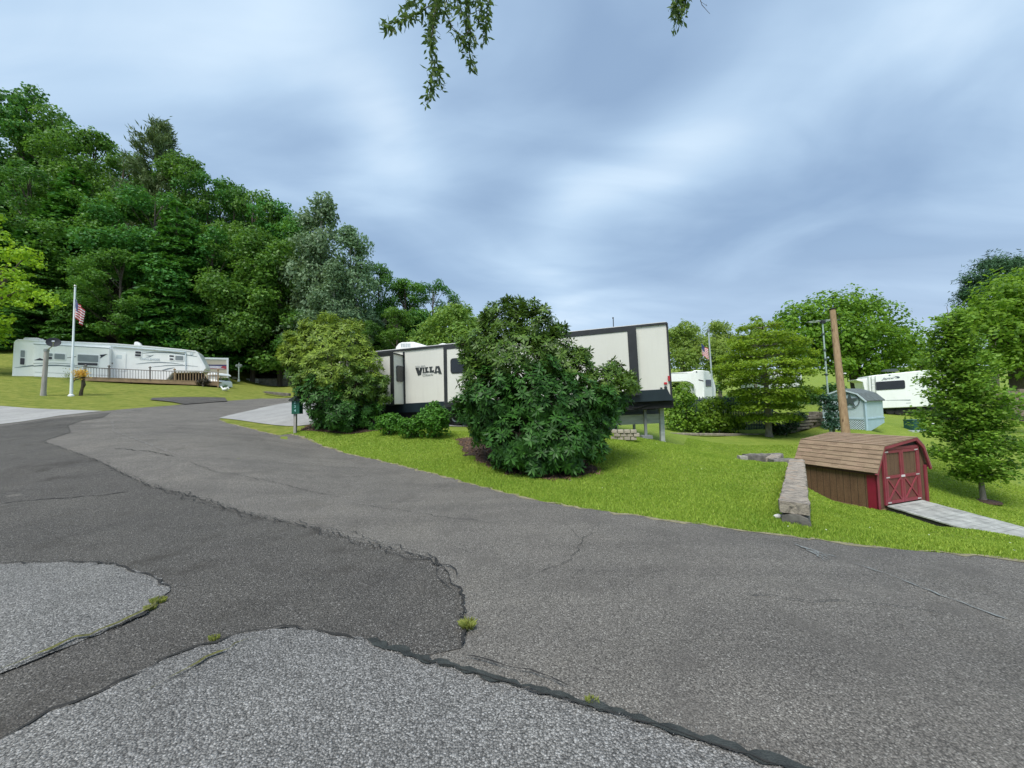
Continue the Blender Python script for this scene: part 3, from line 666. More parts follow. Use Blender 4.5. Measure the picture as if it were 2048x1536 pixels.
# ---- deck behind its rear end
def rear_deck():
    A = P(1327, 840, 14.6); D = Wall(A, A + Vector((-10, 2.6, 0)))
    t = thing('wooden_deck', on(1322, 14.6), 'grey wooden deck frame on posts under the rear end of the black trimmed trailer', 'deck')
    mb = MB(); D.plate(mb, ((1150,835),(1327,828),(1327,846),(1150,854)), 0, .06); mb.build('rim_board', GREYWOOD, t)
    mb = MB(); D.plate(mb, ((1150,834),(1327.5,827),(1327.5,828.2),(1150,835.2)), .03, 2.0); mb.build('floor', GREYWOOD, t)
    mb = MB(); D.moved(-.7).plate(mb, ((1200,816),(1320,808),(1320,829),(1200,836)), 0, .05); mb.build('back_board', simple('blue_grey_panel', (.26, .31, .31), .7, .1, 2), t)
    for u, o, v0, wd_ in ((1322, .05, 812, .15), (1232, -1.4, 848, .09), (1268, -1.4, 848, .09), (1200, .0, 840, .12)):
        Dm = D.moved(o - .09); a, zt = Dm.at(u, v0); p = Dm.w(a, zt); mb = MB(); mb.bar(p, (p.x, p.y, H(p.x, p.y) - .1), wd_); mb.build('post', GREYWOOD, t)
rear_deck()

# ---- fifth-wheel trailer on the rise
def fifth_wheel():
    A, Bp = P(28, 720, 31), P(412, 730, 37); V = Wall(A, Bp)
    t = thing('fifth_wheel_trailer', on(200, 34.5), 'long white fifth-wheel trailer with grey swoosh stripes and sloped nose up on the rise', 'trailer')
    mb = MB()
    out = [(23,758),(27,684),(31,679.5),(38,678.5),(60,680),(150,683.5),(230,687),(300,692.5),(365,698.5),(391,701.5),(396,705),(411,733),(411,737),(403,744.5),(345,746),(330,764),(150,766)]
    mb.prism([V.px(*p) for p in out], -V.n3 * 2.45); body = mb.build('body', WHITE, t, bevel=.06, seg=3)
    mb = MB(); V.line(mb, [(36,679.5),(150,684.5),(230,688),(300,693.5),(365,699.5),(390,703)], 1.1, .05, .1); mb.build('roof_rail', FRAMEW, t)
    mb = MB(); V.line(mb, [(391,702.5),(410,734.5)], [1.5, 1.5], .03, .05); V.plate(mb, ((388,702),(395,704),(412,735),(404,746),(399,745),(407,735)), .02, .03); mb.build('nose_cap', FRAMEW, t)
    # slide-out
    S = V.moved(.5); mb = MB(); q = [S.px(u, v) for u, v in ((67,687.5),(219,696),(219,760),(67,753))]; mb.prism(q, -V.n3 * .5); so_ = mb.build('slide_out', WHITE, t, bevel=.03)
    mb = MB(); S.line(mb, [(67,688),(219,696.3)], .5, .02, .03); S.line(mb, [(66,732),(150,731),(219,738)], .5, .012, .01); mb.build('slide_edge', GREYST, so_)
    def win(W_, par, u0, v0, u1, v1, sl, mat, name='window'):
        mb = MB(); W_.rrect(mb, u0 - 1.6, v0 - 1.6, u1 + 1.6, v1 + 1.6, .03, .04, .08, sl); f = mb.build(name, FRAMEW, par)
        mb = MB(); W_.rrect(mb, u0, v0, u1, v1, .04, .03, .05, sl); mb.build('pane', mat, f)
    DK = simple('shaded_window', (.035, .032, .036), .2, .2, 3)
    win(V, body, 42, 700.5, 50, 714, .5, GREYGL); win(V, body, 41, 716, 49.5, 729, .5, DK)
    win(S, so_, 88.5, 706, 105.5, 711.5, 1, GREYGL); win(S, so_, 88.5, 713, 104.5, 718, 1, DK); win(S, so_, 109.5, 707, 130, 718, 1.5, GREYGL)
    win(S, so_, 156, 709, 196.5, 722.5, 2, GREYGL); win(S, so_, 156, 725, 195.5, 730, 1.5, DK)
    win(V, body, 271, 702.5, 282.5, 706.6, .8, DK); win(V, body, 270.5, 708.3, 282, 712.3, .8, DK)
    win(V, body, 339, 710.5, 348, 713.5, .6, DK); win(V, body, 339.5, 716.5, 347, 719.5, .6, DK); win(V, body, 351, 711.5, 366.5, 720, .8, GREYGL)
    mb = MB(); V.rrect(mb, 225, 704.5, 252, 742, .02, .03, .1, 1.2); d = mb.build('door', FRAMEW, body)
    mb = MB(); V.rrect(mb, 226.2, 706, 251, 741, .032, .02, .08, 1.2); mb.build('door_panel', WHITE, d)
    mb = MB(); V.rrect(mb, 233, 709.5, 244, 717, .04, .02, .05, .6); mb.build('door_window', simple('frosted_pane', (.62, .68, .70), .3), d)
    mb = MB(); V.rrect(mb, 222.5, 725.5, 226, 728, .04, .03, .02); mb.build('handle', BLACKT, d)
    # painted graphics
    for pa_, wd_ in (([(29,735.5),(45,733.5),(67,731)], [.2, 1, 1.2]), ([(285,706.5),(310,704.3),(340,705),(372,709.5),(396,713.5)], [.3, .9, 1.1, .9, .3]), ([(272,728),(296,725.5),(320,724.6),(345,726),(366,729)], [.2, .7, .9, .6, .2]),
                     ([(304,733.7),(330,731.3),(350,730.5),(372,731),(396,733)], [.2, .6, .7, .6, .2]), ([(325,740.5),(335,738),(349,735.2)], [.6, 1.3, .2])):
        mb = MB(); V.line(mb, pa_, wd_); mb.build('stripe', GREYST, body)
    mb = MB(); V.plate(mb, ((291,714.8),(301,712),(296,711),(290,709.6),(302,711.2),(308,709.5),(300,714)), .014, .01); mb.build('bird_graphic', GREYST, body)
    for pa_, wd_ in (([(67,732.2),(90,730.3),(115,730.5),(145,733.2),(165,736.5)], [.8, 1.1, 1.1, .9, .3]), ([(67,726.5),(110,726),(150,728.3)], [.4, .5, .3])):
        mb = MB(); S.line(mb, pa_, wd_); mb.build('stripe', GREYST, so_)
    for q_ in (((68,720.5),(80,716),(88,719.5),(104,719.8),(88,721)), ((134,715.3),(152,712.8),(152,713.8),(134,716)), ((199.5,709.6),(215,708),(200,717),(201.5,713))): mb = MB(); S.plate(mb, q_, .014, .01); mb.build('dart_graphic', NAVY, so_)
    text_obj('lettering', 'CHALLENGER', [(280,715.5),(320,717.5),(320,721.5),(280,719.5)], V, simple('faded_lettering', (.42, .50, .55), .4), body, .02)
    mb = MB(); V.rrect(mb, 379.5, 704.5, 386, 710, .03, .02, .2); mb.build('emblem', simple('emblem_pale', (.6, .65, .68), .4), body)
    mb = MB(); V.line(mb, [(219.7,696),(219.9,741)], .01); V.plate(mb, ((218.6,694),(222.6,694),(222.6,744),(218.6,744)), .03, .03); V.plate(mb, ((370.2,704),(372.2,704),(372.4,739),(370.4,739)), .06, .05); V.line(mb, [(222,692.5),(370,704.5)], .9, .1, .1); mb.build('awning', simple('awning_grey', (.55, .62, .66), .5), t)
    S2 = S.moved(.005); mb = MB(); S2.line(mb, [(70,744),(219,751)], .25, .012, .01); mb.build('hatch_seam', simple('seam_grey', (.4, .42, .42), .6), so_)
    Vr = V.moved(-.8); mb = MB(); Vr.plate(mb, ((45,681),(46,676.5),(50,675),(76,675.5),(81,679),(87,681)), 0, .8); mb.build('air_conditioner', ROOFW, t, bevel=.05)
    mb = MB(); Vr.plate(mb, ((267,690),(269,683.5),(276,683.5),(281,688),(282,691)), 0, .5); mb.build('roof_vent', ROOFW, t, bevel=.05)
    mb = MB(); mb.tube([Vr.px(86, 682), Vr.px(85, 678)], .06, 8); mb.build('roof_pipe', ROOFW, t)
    mb = MB(); V.moved(-.3).plate(mb, ((23,752),(330,764),(330,776),(23,764)), 0, 1.9); mb.build('underside', UNDER, t)
    # long deck in front of it
    t2 = thing('wooden_deck', on(300, 33), 'long brown wooden deck with a white-backed baluster railing along the fifth-wheel trailer', 'deck')
    Dk = V.moved(2.3); mb = MB()
    Dk.plate(mb, ((168,754.5),(438,764),(438,771.5),(168,761)), 0, .06); mb.build('fascia', DECKWOOD, t2)
    mb = MB(); q = [Dk.px(u, v, .02) for u, v in ((168,753.5),(438,763),(438,764),(168,754.5))]; mb.prism(q, -V.n3 * 2.2); mb.build('floor', DECKWOOD, t2)
    rl = [(168,734.7),(300,741),(348,742.5),(349,741.2),(437,744.5)]
    mb = MB(); Dk.line(mb, rl[:3], .6, .05, .1); mb.build('handrail', simple('grey_brown_rail', (.16, .13, .12), .7), t2)
    mb = MB(); Dk.line(mb, [(348,742),(408,742.6),(437,745)], 1.0, .06, .12); mb.build('handrail', OLDWOOD, t2)
    mb = MB()
    for k in range(32):
        u = 170 + k * 5.6; va = 735 + (u - 168) * .046; vb = 754.5 + (u - 168) * .0352; Dk.plate(mb, ((u,va),(u+.75,va),(u+.75,vb),(u,vb)), .0, .035)
    mb.build('baluster', simple('grey_baluster', (.20, .19, .19), .7), t2)
    mb = MB()
    for k in range(15):
        u = 351 + k * 5.7; va = 743 + (u - 350) * .02; vb = 761 + (u - 350) * .0352; Dk.plate(mb, ((u,va),(u+1.5,va),(u+1.5,vb),(u,vb)), .0, .035)
    mb.build('baluster', DECKWOOD, t2)
    for u, va in ((171, 732), (218, 733), (300, 735.5), (349, 740), (436, 740)):
        mb = MB(); vb = 775 if u > 350 else 755 + (u - 168) * .0352; Dk.plate(mb, ((u-1.4,va),(u+1.4,va),(u+1.4,vb),(u-1.4,vb)), .03, .10)
        c = Dk.px(u, va, -.02); mb.lathe([(.09, 0), (.11, .04), (.02, .14)], c, 8); mb.build('post', DECKWOOD if u > 345 else simple('grey_post', (.18, .16, .15), .7), t2)
    for k, u in enumerate((190, 260, 330, 400)):
        a, zt = Dk.at(u, 760); p = Dk.w(a, zt, -.5); mb = MB(); mb.bar(p, (p.x, p.y, H(p.x, p.y) - .1), .12); mb.build('pier', UNDER, t2)
    mb = MB(); Dk.moved(-1.2).plate(mb, ((160,760),(436,769),(436,784),(160,772)), 0, .05); mb.build('backing', UNDER, t2)  # dark sheet standing in for the shade below the deck
    mb = MB(); V.moved(-.9).plate(mb, ((318,748),(404,745),(420,772),(318,770)), 0, .8); mb.build('shade_backing', simple('shade_backing_dark', (.03, .022, .016), .9, .4, 4), t)  # dark backing added for the darkness seen beneath the trailer's nose
fifth_wheel()

# ---- beige enclosed trailer, golf cart, camper further back
def beige_trailer():
    E = Wall(P(395, 740, 41), P(456, 740, 42.7)); t = thing('enclosed_trailer', on(430, 42), 'beige box trailer with a red white and blue band beyond the deck', 'trailer')
    mb = MB(); mb.prism([E.px(u, v) for u, v in ((390,715.5),(456,717),(456,757),(390,757))], -E.n3 * 3.6); b = mb.build('body', simple('beige_panel', (.56, .49, .39), .5, .06, 1), t)
    mb = MB(); E.plate(mb, ((390,714.5),(457,716),(457,719.5),(390,718)), .04, .06); E.plate(mb, ((453,716),(457,716),(457,758),(453.5,758)), .045, .06); mb.build('frame', FRAMEW, t)
    mb = MB(); E.plate(mb, ((405,729),(453,729.5),(453,732.5),(405,731)), .015, .01); mb.build('blue_band', simple('band_blue', (.05, .045, .16), .4, .4, 6), b)
    mb = MB(); E.plate(mb, ((405,731.2),(440,732.5),(450,735),(453,737.8),(405,735.6)), .015, .01); mb.build('white_band', simple('band_white', (.66, .62, .72), .4, .2, 6), b)
    mb = MB(); E.plate(mb, ((446,731.5),(453,732.8),(453,738),(441,735.5)), .018, .01); E.plate(mb, ((405,735.8),(453,737.9),(453,738.6),(405,736.6)), .018, .01); mb.build('red_band', simple('band_red', (.42, .05, .07), .4, .3, 6), b)
    c = Wall(P(545, 740, 52), P(650, 740, 52)); t = thing('camper_trailer', on(600, 52), 'small white camper half hidden behind the left rhododendron', 'trailer')
    mb = MB(); mb.prism([c.px(u, v) for u, v in ((562,757),(562,728),(566,722),(660,722),(662,757))], -c.n3 * 2.3); mb.build('body', WHITE, t, bevel=.08)
    for a_, b_ in ((570, 584), (610, 630)): mb = MB(); c.rrect(mb, a_, 731, b_, 741, .03, .03, .1); mb.build('window', GLASS, t)
    for u in (600, 622):
        q = c.px(u, 760, .02); mb = MB(); mb.lathe([(.1, -.1), (.34, -.1), (.36, 0), (.34, .1), (.1, .1)], (q.x, q.y, H(q.x, q.y) + .36), 16, c.n3.to_track_quat('Z', 'Y').to_matrix()); mb.build('wheel', RUBBER, t, True)
    mb = MB(); mb.prism([c.px(u, v, -.2) for u, v in ((566,757),(655,757),(655,762),(566,762))], -c.n3 * 1.8); mb.build('chassis', UNDER, t)
    # golf cart
    g = Wall(P(414, 760, 36.5), P(438, 760, 36.5)); t = thing('golf_cart', on(426, 36.5), 'small white golf cart with a domed roof parked at the end of the deck', 'golf cart')
    mb = MB(); mb.prism([g.px(u, v) for u, v in ((413,750.5),(415,747.5),(420,745.5),(427,745),(432,747),(434.5,750.3))], -g.n3 * 1.9); mb.build('roof', FRAMEW, t, bevel=.05)
    mb = MB(); mb.prism([g.px(u, v, -.05) for u, v in ((415,773),(415,760),(419,759),(431,759.5),(435,762),(436,773))], -g.n3 * 1.9); mb.build('body', WHITE, t, bevel=.06)
    for u in (416, 432.5):
        mb = MB(); mb.tube([g.px(u, 763, -.1), g.px(u, 750, -.15)], .04, 6); mb.build('roof_post', CHROME, t); mb = MB(); mb.tube([g.px(u, 763, -1.7), g.px(u, 750, -1.6)], .04, 6); mb.build('roof_post', CHROME, t)
    mb = MB(); mb.prism([g.px(u, v, -.12) for u, v in ((417,751),(432,751),(432,762),(417,762))], -g.n3 * .02); mb.build('windscreen', simple('hazy_screen', (.5, .54, .52), .15), t)
    mb = MB(); mb.prism([g.px(u, v, -1.1) for u, v in ((416,758),(432,758),(432,766),(416,766))], -g.n3 * .3); mb.build('seat', BLACKT, t, bevel=.05)
    for u in (417, 433):
        for o in (-.25, -1.6):
            q = g.px(u, 772, o); mb = MB(); mb.lathe([(.05, -.09), (.2, -.09), (.22, 0), (.2, .09), (.05, .09)], (q.x, q.y, H(q.x, q.y) + .2), 14, Vector((1, 0, 0)).to_track_quat('Z', 'Y').to_matrix()); mb.build('wheel', RUBBER, t, True)
beige_trailer()

# ---- things on the left lawn
def left_lawn():
    POLEW = simple('white_pole', (.70, .76, .76), .4, .06, 3)
    b = on(142, 26); top = P(150, 574, 26); t = thing('flagpole', b, 'white flagpole on the left lawn in front of the fifth-wheel trailer', 'flagpole')
    mb = MB(); mb.tube([b - Vector((0, 0, .1)), b + Vector((0, 0, 2.2)), b + Vector((0, 0, 2.25)), (b.x, b.y, top.z)], [.085, .08, .06, .05], 12); mb.build('pole', POLEW, t, True)
    mb = MB(); mb.ball((b.x, b.y, top.z + .07), .08, 10); mb.build('finial', simple('finial', (.5, .5, .45), .3, metal=.7), t, True)
    mb = MB(); mb.lathe([(.16, -.05), (.16, .06), (.10, .12)], b, 14); mb.build('base_collar', FRAMEW, t)
    flag('flag', (b.x, b.y, P(150, 598, 26).z), 1.9, P(147, 652, 26).z, 'limp striped red and white flag hanging from the white flagpole on the left lawn', 1)
    # satellite dish on a wooden post
    b = on(86, 25.2); t = thing('satellite_dish', b, 'black satellite dish on a grey wooden post on the left lawn', 'satellite dish')
    tp = P(93, 703, 25.2); mb = MB(); mb.tube([b - Vector((0, 0, .1)), b + (tp - b) * .15, tp], [.15, .125, .11], 10); mb.build('post', OLDWOOD, t, True)
    mb = MB(); mb.lathe([(.13, 0), (.13, .16), (.05, .2)], tp, 12); mb.build('cap', simple('post_cap', (.25, .28, .27), .5), t)
    dc = P(107, 684.5, 25.0); M = Vector((.62, -.66, .36)).normalized().to_track_quat('Z', 'Y').to_matrix()
    mb = MB(); mb.tube([tp + Vector((0, 0, .05)), tp.lerp(dc, .55) + Vector((0, 0, -.08)), dc + Vector((0, .1, -.05))], .035, 7); mb.build('arm', CHROME, t)
    pr = [(a * .76, z * .76) for a, z in ((.001, -.09), (.15, -.085), (.3, -.05), (.43, 0), (.445, .012), (.43, .02), (.3, -.025), (.15, -.06), (.001, -.066))]
    mb = MB(); mb.lathe(pr, dc, 28, M); d = mb.build('dish', simple('black_dish', (.010, .013, .020), .75, .2, 3), t, True)
    mb = MB(); f_ = dc + M @ Vector((.03, -.12, .32)); mb.tube([dc + M @ Vector((0, -.32, 0)), f_], .02, 6); mb.box(f_, (.12, .1, .1), M); mb.build('receiver', CHROME, d)
    # old dead stem that carries a black bracket with yellow flowers
    b = on(163, 26.4); t = thing('flower_stand', b, 'crooked dark stump with a bracket of yellow flowers beside the white flagpole', 'flower stand')
    sc_ = 26.4 / F0
    mb = MB(); pts = [b + Vector((x * sc_, 0, -z_ * sc_)) for x, z_ in ((-2, 1), (-1, -8), (1, -16), (3, -22), (2, -30), (3, -38), (4.5, -50))]; mb.tube(pts, [.11, .09, .085, .12, .09, .075, .05], 8); mb.build('stump', simple('dark_bark', (.07, .055, .035), .9, .5, 9, bumpy=.8), t, True)
    mb = MB(); c = b + Vector((-6 * sc_, -.1, 34 * sc_)); mb.tube([c + Vector((-.3, 0, -.22)), c + Vector((-.2, 0, .05)), c + Vector((.0, 0, .12)), c + Vector((.3, 0, .08))], .05, 8); mb.tube([c + Vector((-.28, 0, -.1)), c + Vector((.25, 0, 0))], .03, 6); mb.build('bracket', BLACKT, t, True)
    mb = MB(); mb.tube([b + Vector((.14, 0, 1.55)), b + Vector((.14, 0, 2.0))], [.05, .09], 8); mb.build('cup', simple('grey_cup', (.3, .3, .28), .6), t, True)
    rg = np.random.default_rng(5); fc = np.array(b) + np.array([1 * sc_, -.15, 44 * sc_]); n = 700
    pc = fc + rg.normal(0, 1, (n, 3)) * np.array([.21, .14, .15]); leaf_mesh('flowers', pc, rg.normal(0, 1, (n, 3)) + np.array([0, -.6, .6]), .085, .07, leafmat('yellow_flower', (.62, .33, .03), (.85, .62, .16), .3, .6, 0), t, 5)
    pc = np.array(b) + np.array([-28 * sc_, 0, 40 * sc_]) + rg.normal(0, 1, (160, 3)) * np.array([.14, .1, .16]); leaf_mesh('sprig', pc, rg.normal(0, 1, (160, 3)), .07, .05, leafmat('sprig_green', (.12, .2, .04), (.3, .4, .12)), t, 6)
    # lamp post with two lanterns
    b = on(477, 46); t = thing('lamp_post', b, 'pale garden lamp post with two lanterns beyond the beige trailer', 'lamp post')
    k = 46 / F0; g_ = simple('lamp_grey', (.42, .50, .46), .5)
    mb = MB(); mb.tube([b, b + Vector((0, 0, 30 * k))], [.09, .06], 10); mb.lathe([(.16, 0), (.15, .15), (.08, .3)], b, 12); mb.tube([b + Vector((-.22, 0, 29 * k)), b + Vector((0, 0, 27 * k)), b + Vector((.22, 0, 29 * k))], .03, 6); mb.lathe([(.05, 30 * k), (.06, 34 * k), (.09, 35 * k), (.03, 37 * k), (.02, 39 * k)], b, 10); mb.build('post', g_, t)
    for sx in (-1, 1):
        mb = MB(); mb.lathe([(.05, 29 * k), (.15, 30 * k), (.17, 33 * k), (.12, 34.6 * k), (.03, 35.4 * k)], b + Vector((.24 * sx, 0, 0)), 10); mb.build('lantern', simple('lantern_glass', (.22, .26, .24), .3), t)
    # goose-shaped white planter
    b = on(450, 33.5); k = 33.5 / F0; t = thing('bird_planter', b, 'white bird shaped planter holding a small green plant on the lawn', 'planter')
    mb = MB(); mb.ball(b + Vector((0, 0, .16)), .2, 10, (1.3, .9, .8)); mb.tube([b + Vector((-.16, 0, .2)), b + Vector((-.30, 0, .30)), b + Vector((-.34, 0, .40)), b + Vector((-.42, 0, .38))], [.08, .06, .06, .03], 8)
    mb.tube([b + Vector((.16, -.1, .18)), b + Vector((.34, -.1, .30)), b + Vector((.42, -.1, .16))], [.09, .07, .03], 8); mb.build('bird_body', simple('white_plaster', (.78, .78, .76), .5), t, True)
    pc = np.array(b) + np.array([0, 0, .42]) + rg.normal(0, 1, (160, 3)) * np.array([.1, .1, .09]); leaf_mesh('plant', pc, rg.normal(0, 1, (160, 3)), .07, .05, leafmat('planter_green', (.03, .08, .02), (.10, .18, .05)), t, 7)
    # low walls at the foot of the wood
    L = Wall(P(480, 765, 50), P(530, 765, 50)); t = thing('block_wall', on(505, 50), 'low pale patterned block wall at the foot of the wood, its lighter end', 'wall')
    mb = MB(); L.plate(mb, ((492,757.5),(517,757.5),(517,771.5),(497,771.5),(488,768)), 0, .3); mb.build('wall', simple('pale_block', (.55, .56, .53), .85, .2, 2), t)
    mb = MB()
    for j in range(4):
        for i in range(7):
            u = 494 + i * 3.3 + (j % 2) * 1.6; v = 759.5 + j * 3.1
            if u < 516: L.plate(mb, ((u,v-.8),(u+.9,v),(u,v+.8),(u-.9,v)), .01, .02)
    mb.build('pierced_holes', UNDER, t)
    mb = MB(); rr = random.Random(4)
    for j in range(4):
        u = 517 + (j % 2) * 3
        while u < 640:
            w_ = rr.uniform(5, 9); L.plate(mb, ((u,758.3+j*3.4),(u+w_-.5,758.3+j*3.4),(u+w_-.5,761.4+j*3.4),(u,761.4+j*3.4)), rr.uniform(0, .06), .3); u += w_
    L.plate(mb, ((517,757.2),(640,757.2),(640,758.1),(517,758.1)), .08, .4)
    tag(mb.build('retaining_wall', simple('grey_stone', (.20, .19, .16), .9, .4, 3, bumpy=.5)), 'grey stacked stone retaining wall with a pale cap behind the left rhododendron', 'wall')
    T = Wall(P(520, 785, 37), P(580, 790, 35)); mb = MB(); T.plate(mb, ((524,783.5),(530,782.5),(577,786.5),(577,792),(565,792),(531,786.8)), 0, .25)
    tag(mb.build('landscape_timber', simple('dark_timber', (.13, .115, .095), .9, .4, 4, bumpy=.4), bevel=.03), 'dark timber edging set in the grass where the road bends out of sight', 'timber')
    for i, q in enumerate(((468, 48, .22), (473, 48.4, .15))):
        p = on(q[0], q[1]); m2 = MB(); m2.ball(p + Vector((0, 0, q[2] * .5)), q[2], 7, (1.4, 1, .8)); tag(m2.build('white_rock', simple('white_rock', (.6, .58, .5), .8, .2, 6), smooth=True), ('larger' if i == 0 else 'smaller') + ' pale rock on the grass below the garden lamp post', 'rock', 'rocks below the lamp post')
def flag(name, top, width, zlow, label, seed, drop=.9):
    """a flag hanging slack from its pole in folds: thirteen stripes and a star field"""
    rr = random.Random(seed); nxs, nys = 26, 26; x0, y0, z0 = top; Lh = z0 - zlow; vs = []; mi = []; fs = []
    for j in range(nys + 1):
        for i in range(nxs + 1):
            a, b_ = i / nxs, j / nys
            fold = math.sin(a * 9 + b_ * 1.5 + seed) * .05 * (.3 + b_)
            vs.append((x0 + .06 + a * width * .30 + .05 * math.sin(b_ * 3 + seed) * a, y0 - .03 + fold + .10 * a * math.sin(a * 14), z0 - b_ * Lh * .62 - a * Lh * .40 + .03 * math.sin(a * 11 + b_ * 4)))
    for j in range(nys):
        for i in range(nxs):
            k = j * (nxs + 1) + i; fs.append((k, k + 1, k + nxs + 2, k + nxs + 1))
            can = i < nxs * .4 and j < nys * 7 / 13
            mi.append(2 if can else (0 if int(j / nys * 13) % 2 == 0 else 1))
    me = bpy.data.meshes.new(name); me.from_pydata(vs, [], fs)
    for c in ((.45, .035, .05), (.72, .70, .68)): me.materials.append(simple('flag_cloth', c, .8, .08, 5))
    mt, nt, b = newmat('flag_stars'); vo = N(nt, 'ShaderNodeTexVoronoi', Scale=14.0, Randomness=.15); nt.links.new(objco(nt), vo.inputs['Vector'])
    nt.links.new(ramp(nt, vo.outputs['Distance'], [(.2, (.7, .7, .7)), (.28, (.03, .04, .14))]), b.inputs['Base Color']); me.materials.append(mt)
    me.polygons.foreach_set('material_index', mi); me.polygons.foreach_set('use_smooth', [True] * len(fs))
    o = link(name, me); s_ = o.modifiers.new('cloth', 'SOLIDIFY'); s_.thickness = .006
    return tag(o, label, 'flag')
left_lawn()
# ---- mailbox-like number post by the left bush
def number_box():
    b = on(591, 14.6); k = 14.6 / F0; t = thing('number_post', b, 'green house-number box 224 on a grey post beside the left rhododendron', 'number post')
    zb = P(590, 828, 14.6).z; mb = MB(); mb.b2((b.x - .045, b.y - .05, b.z - .1), (b.x + .045, b.y + .05, zb + .005)); mb.build('post', OLDWOOD, t)
    GR = simple('dark_green_paint', (.006, .085, .05), .45, .15, 4)
    zt, zb = P(590, 801, 14.6).z, P(590, 828, 14.6).z
    cx = b.x - .0; mb = MB(); mb.box((cx + .06, b.y + .02, (zt + zb) / 2), (.30, .26, zt - zb)); mb.build('box', GR, t, bevel=.01)
    mb = MB(); mb.prism([(cx - .16, b.y - .18, zt - .02), (cx - .16, b.y - .18, zt + .03), (cx + .07, b.y - .18, zt + .17), (cx + .30, b.y - .18, zt + .03), (cx + .30, b.y - .18, zt - .02)], (0, .42, 0)); mb.build('cap', simple('dark_cap', (.02, .03, .025), .6), t)
    Wn = Wall((cx - .09, b.y - .111), (cx + .21, b.y - .111)); mt = simple('pale_numeral', (.34, .62, .60), .5)
    for d, v0, v1 in (('2', 801.5, 807), ('2', 810.5, 815.5), ('4', 818.5, 823.5)):
        text_obj('numeral', d, [(588.7,v0),(592.3,v0),(592.3,v1),(588.7,v1)], Wn, mt, t, .012)
number_box()

# ---- block planter under the trailer's rear
def block_planter():
    B_ = Wall(P(1224, 870, 12.7), P(1282, 870, 12.5)); rr = random.Random(3); SB = simple('tan_block', (.36, .32, .255), .9, .28, 5, bumpy=.6)
    mb = MB()
    for j in range(3):
        u = 1222 + (j % 2) * 6
        while u < 1272:
            w_ = 12.5; v = 859.5 + j * 7.0; o = .10 - j * .02 + rr.uniform(-.01, .015)
            B_.plate(mb, ((u,v),(u+w_-.9,v-.2),(u+w_-.4,v+6.3),(u+.3,v+6.5)), o, .22); u += w_ + .5
    tag(mb.build('block_planter', SB, bevel=.012), 'short curved wall of tan blocks in the bank under the trailer', 'block wall')
block_planter()

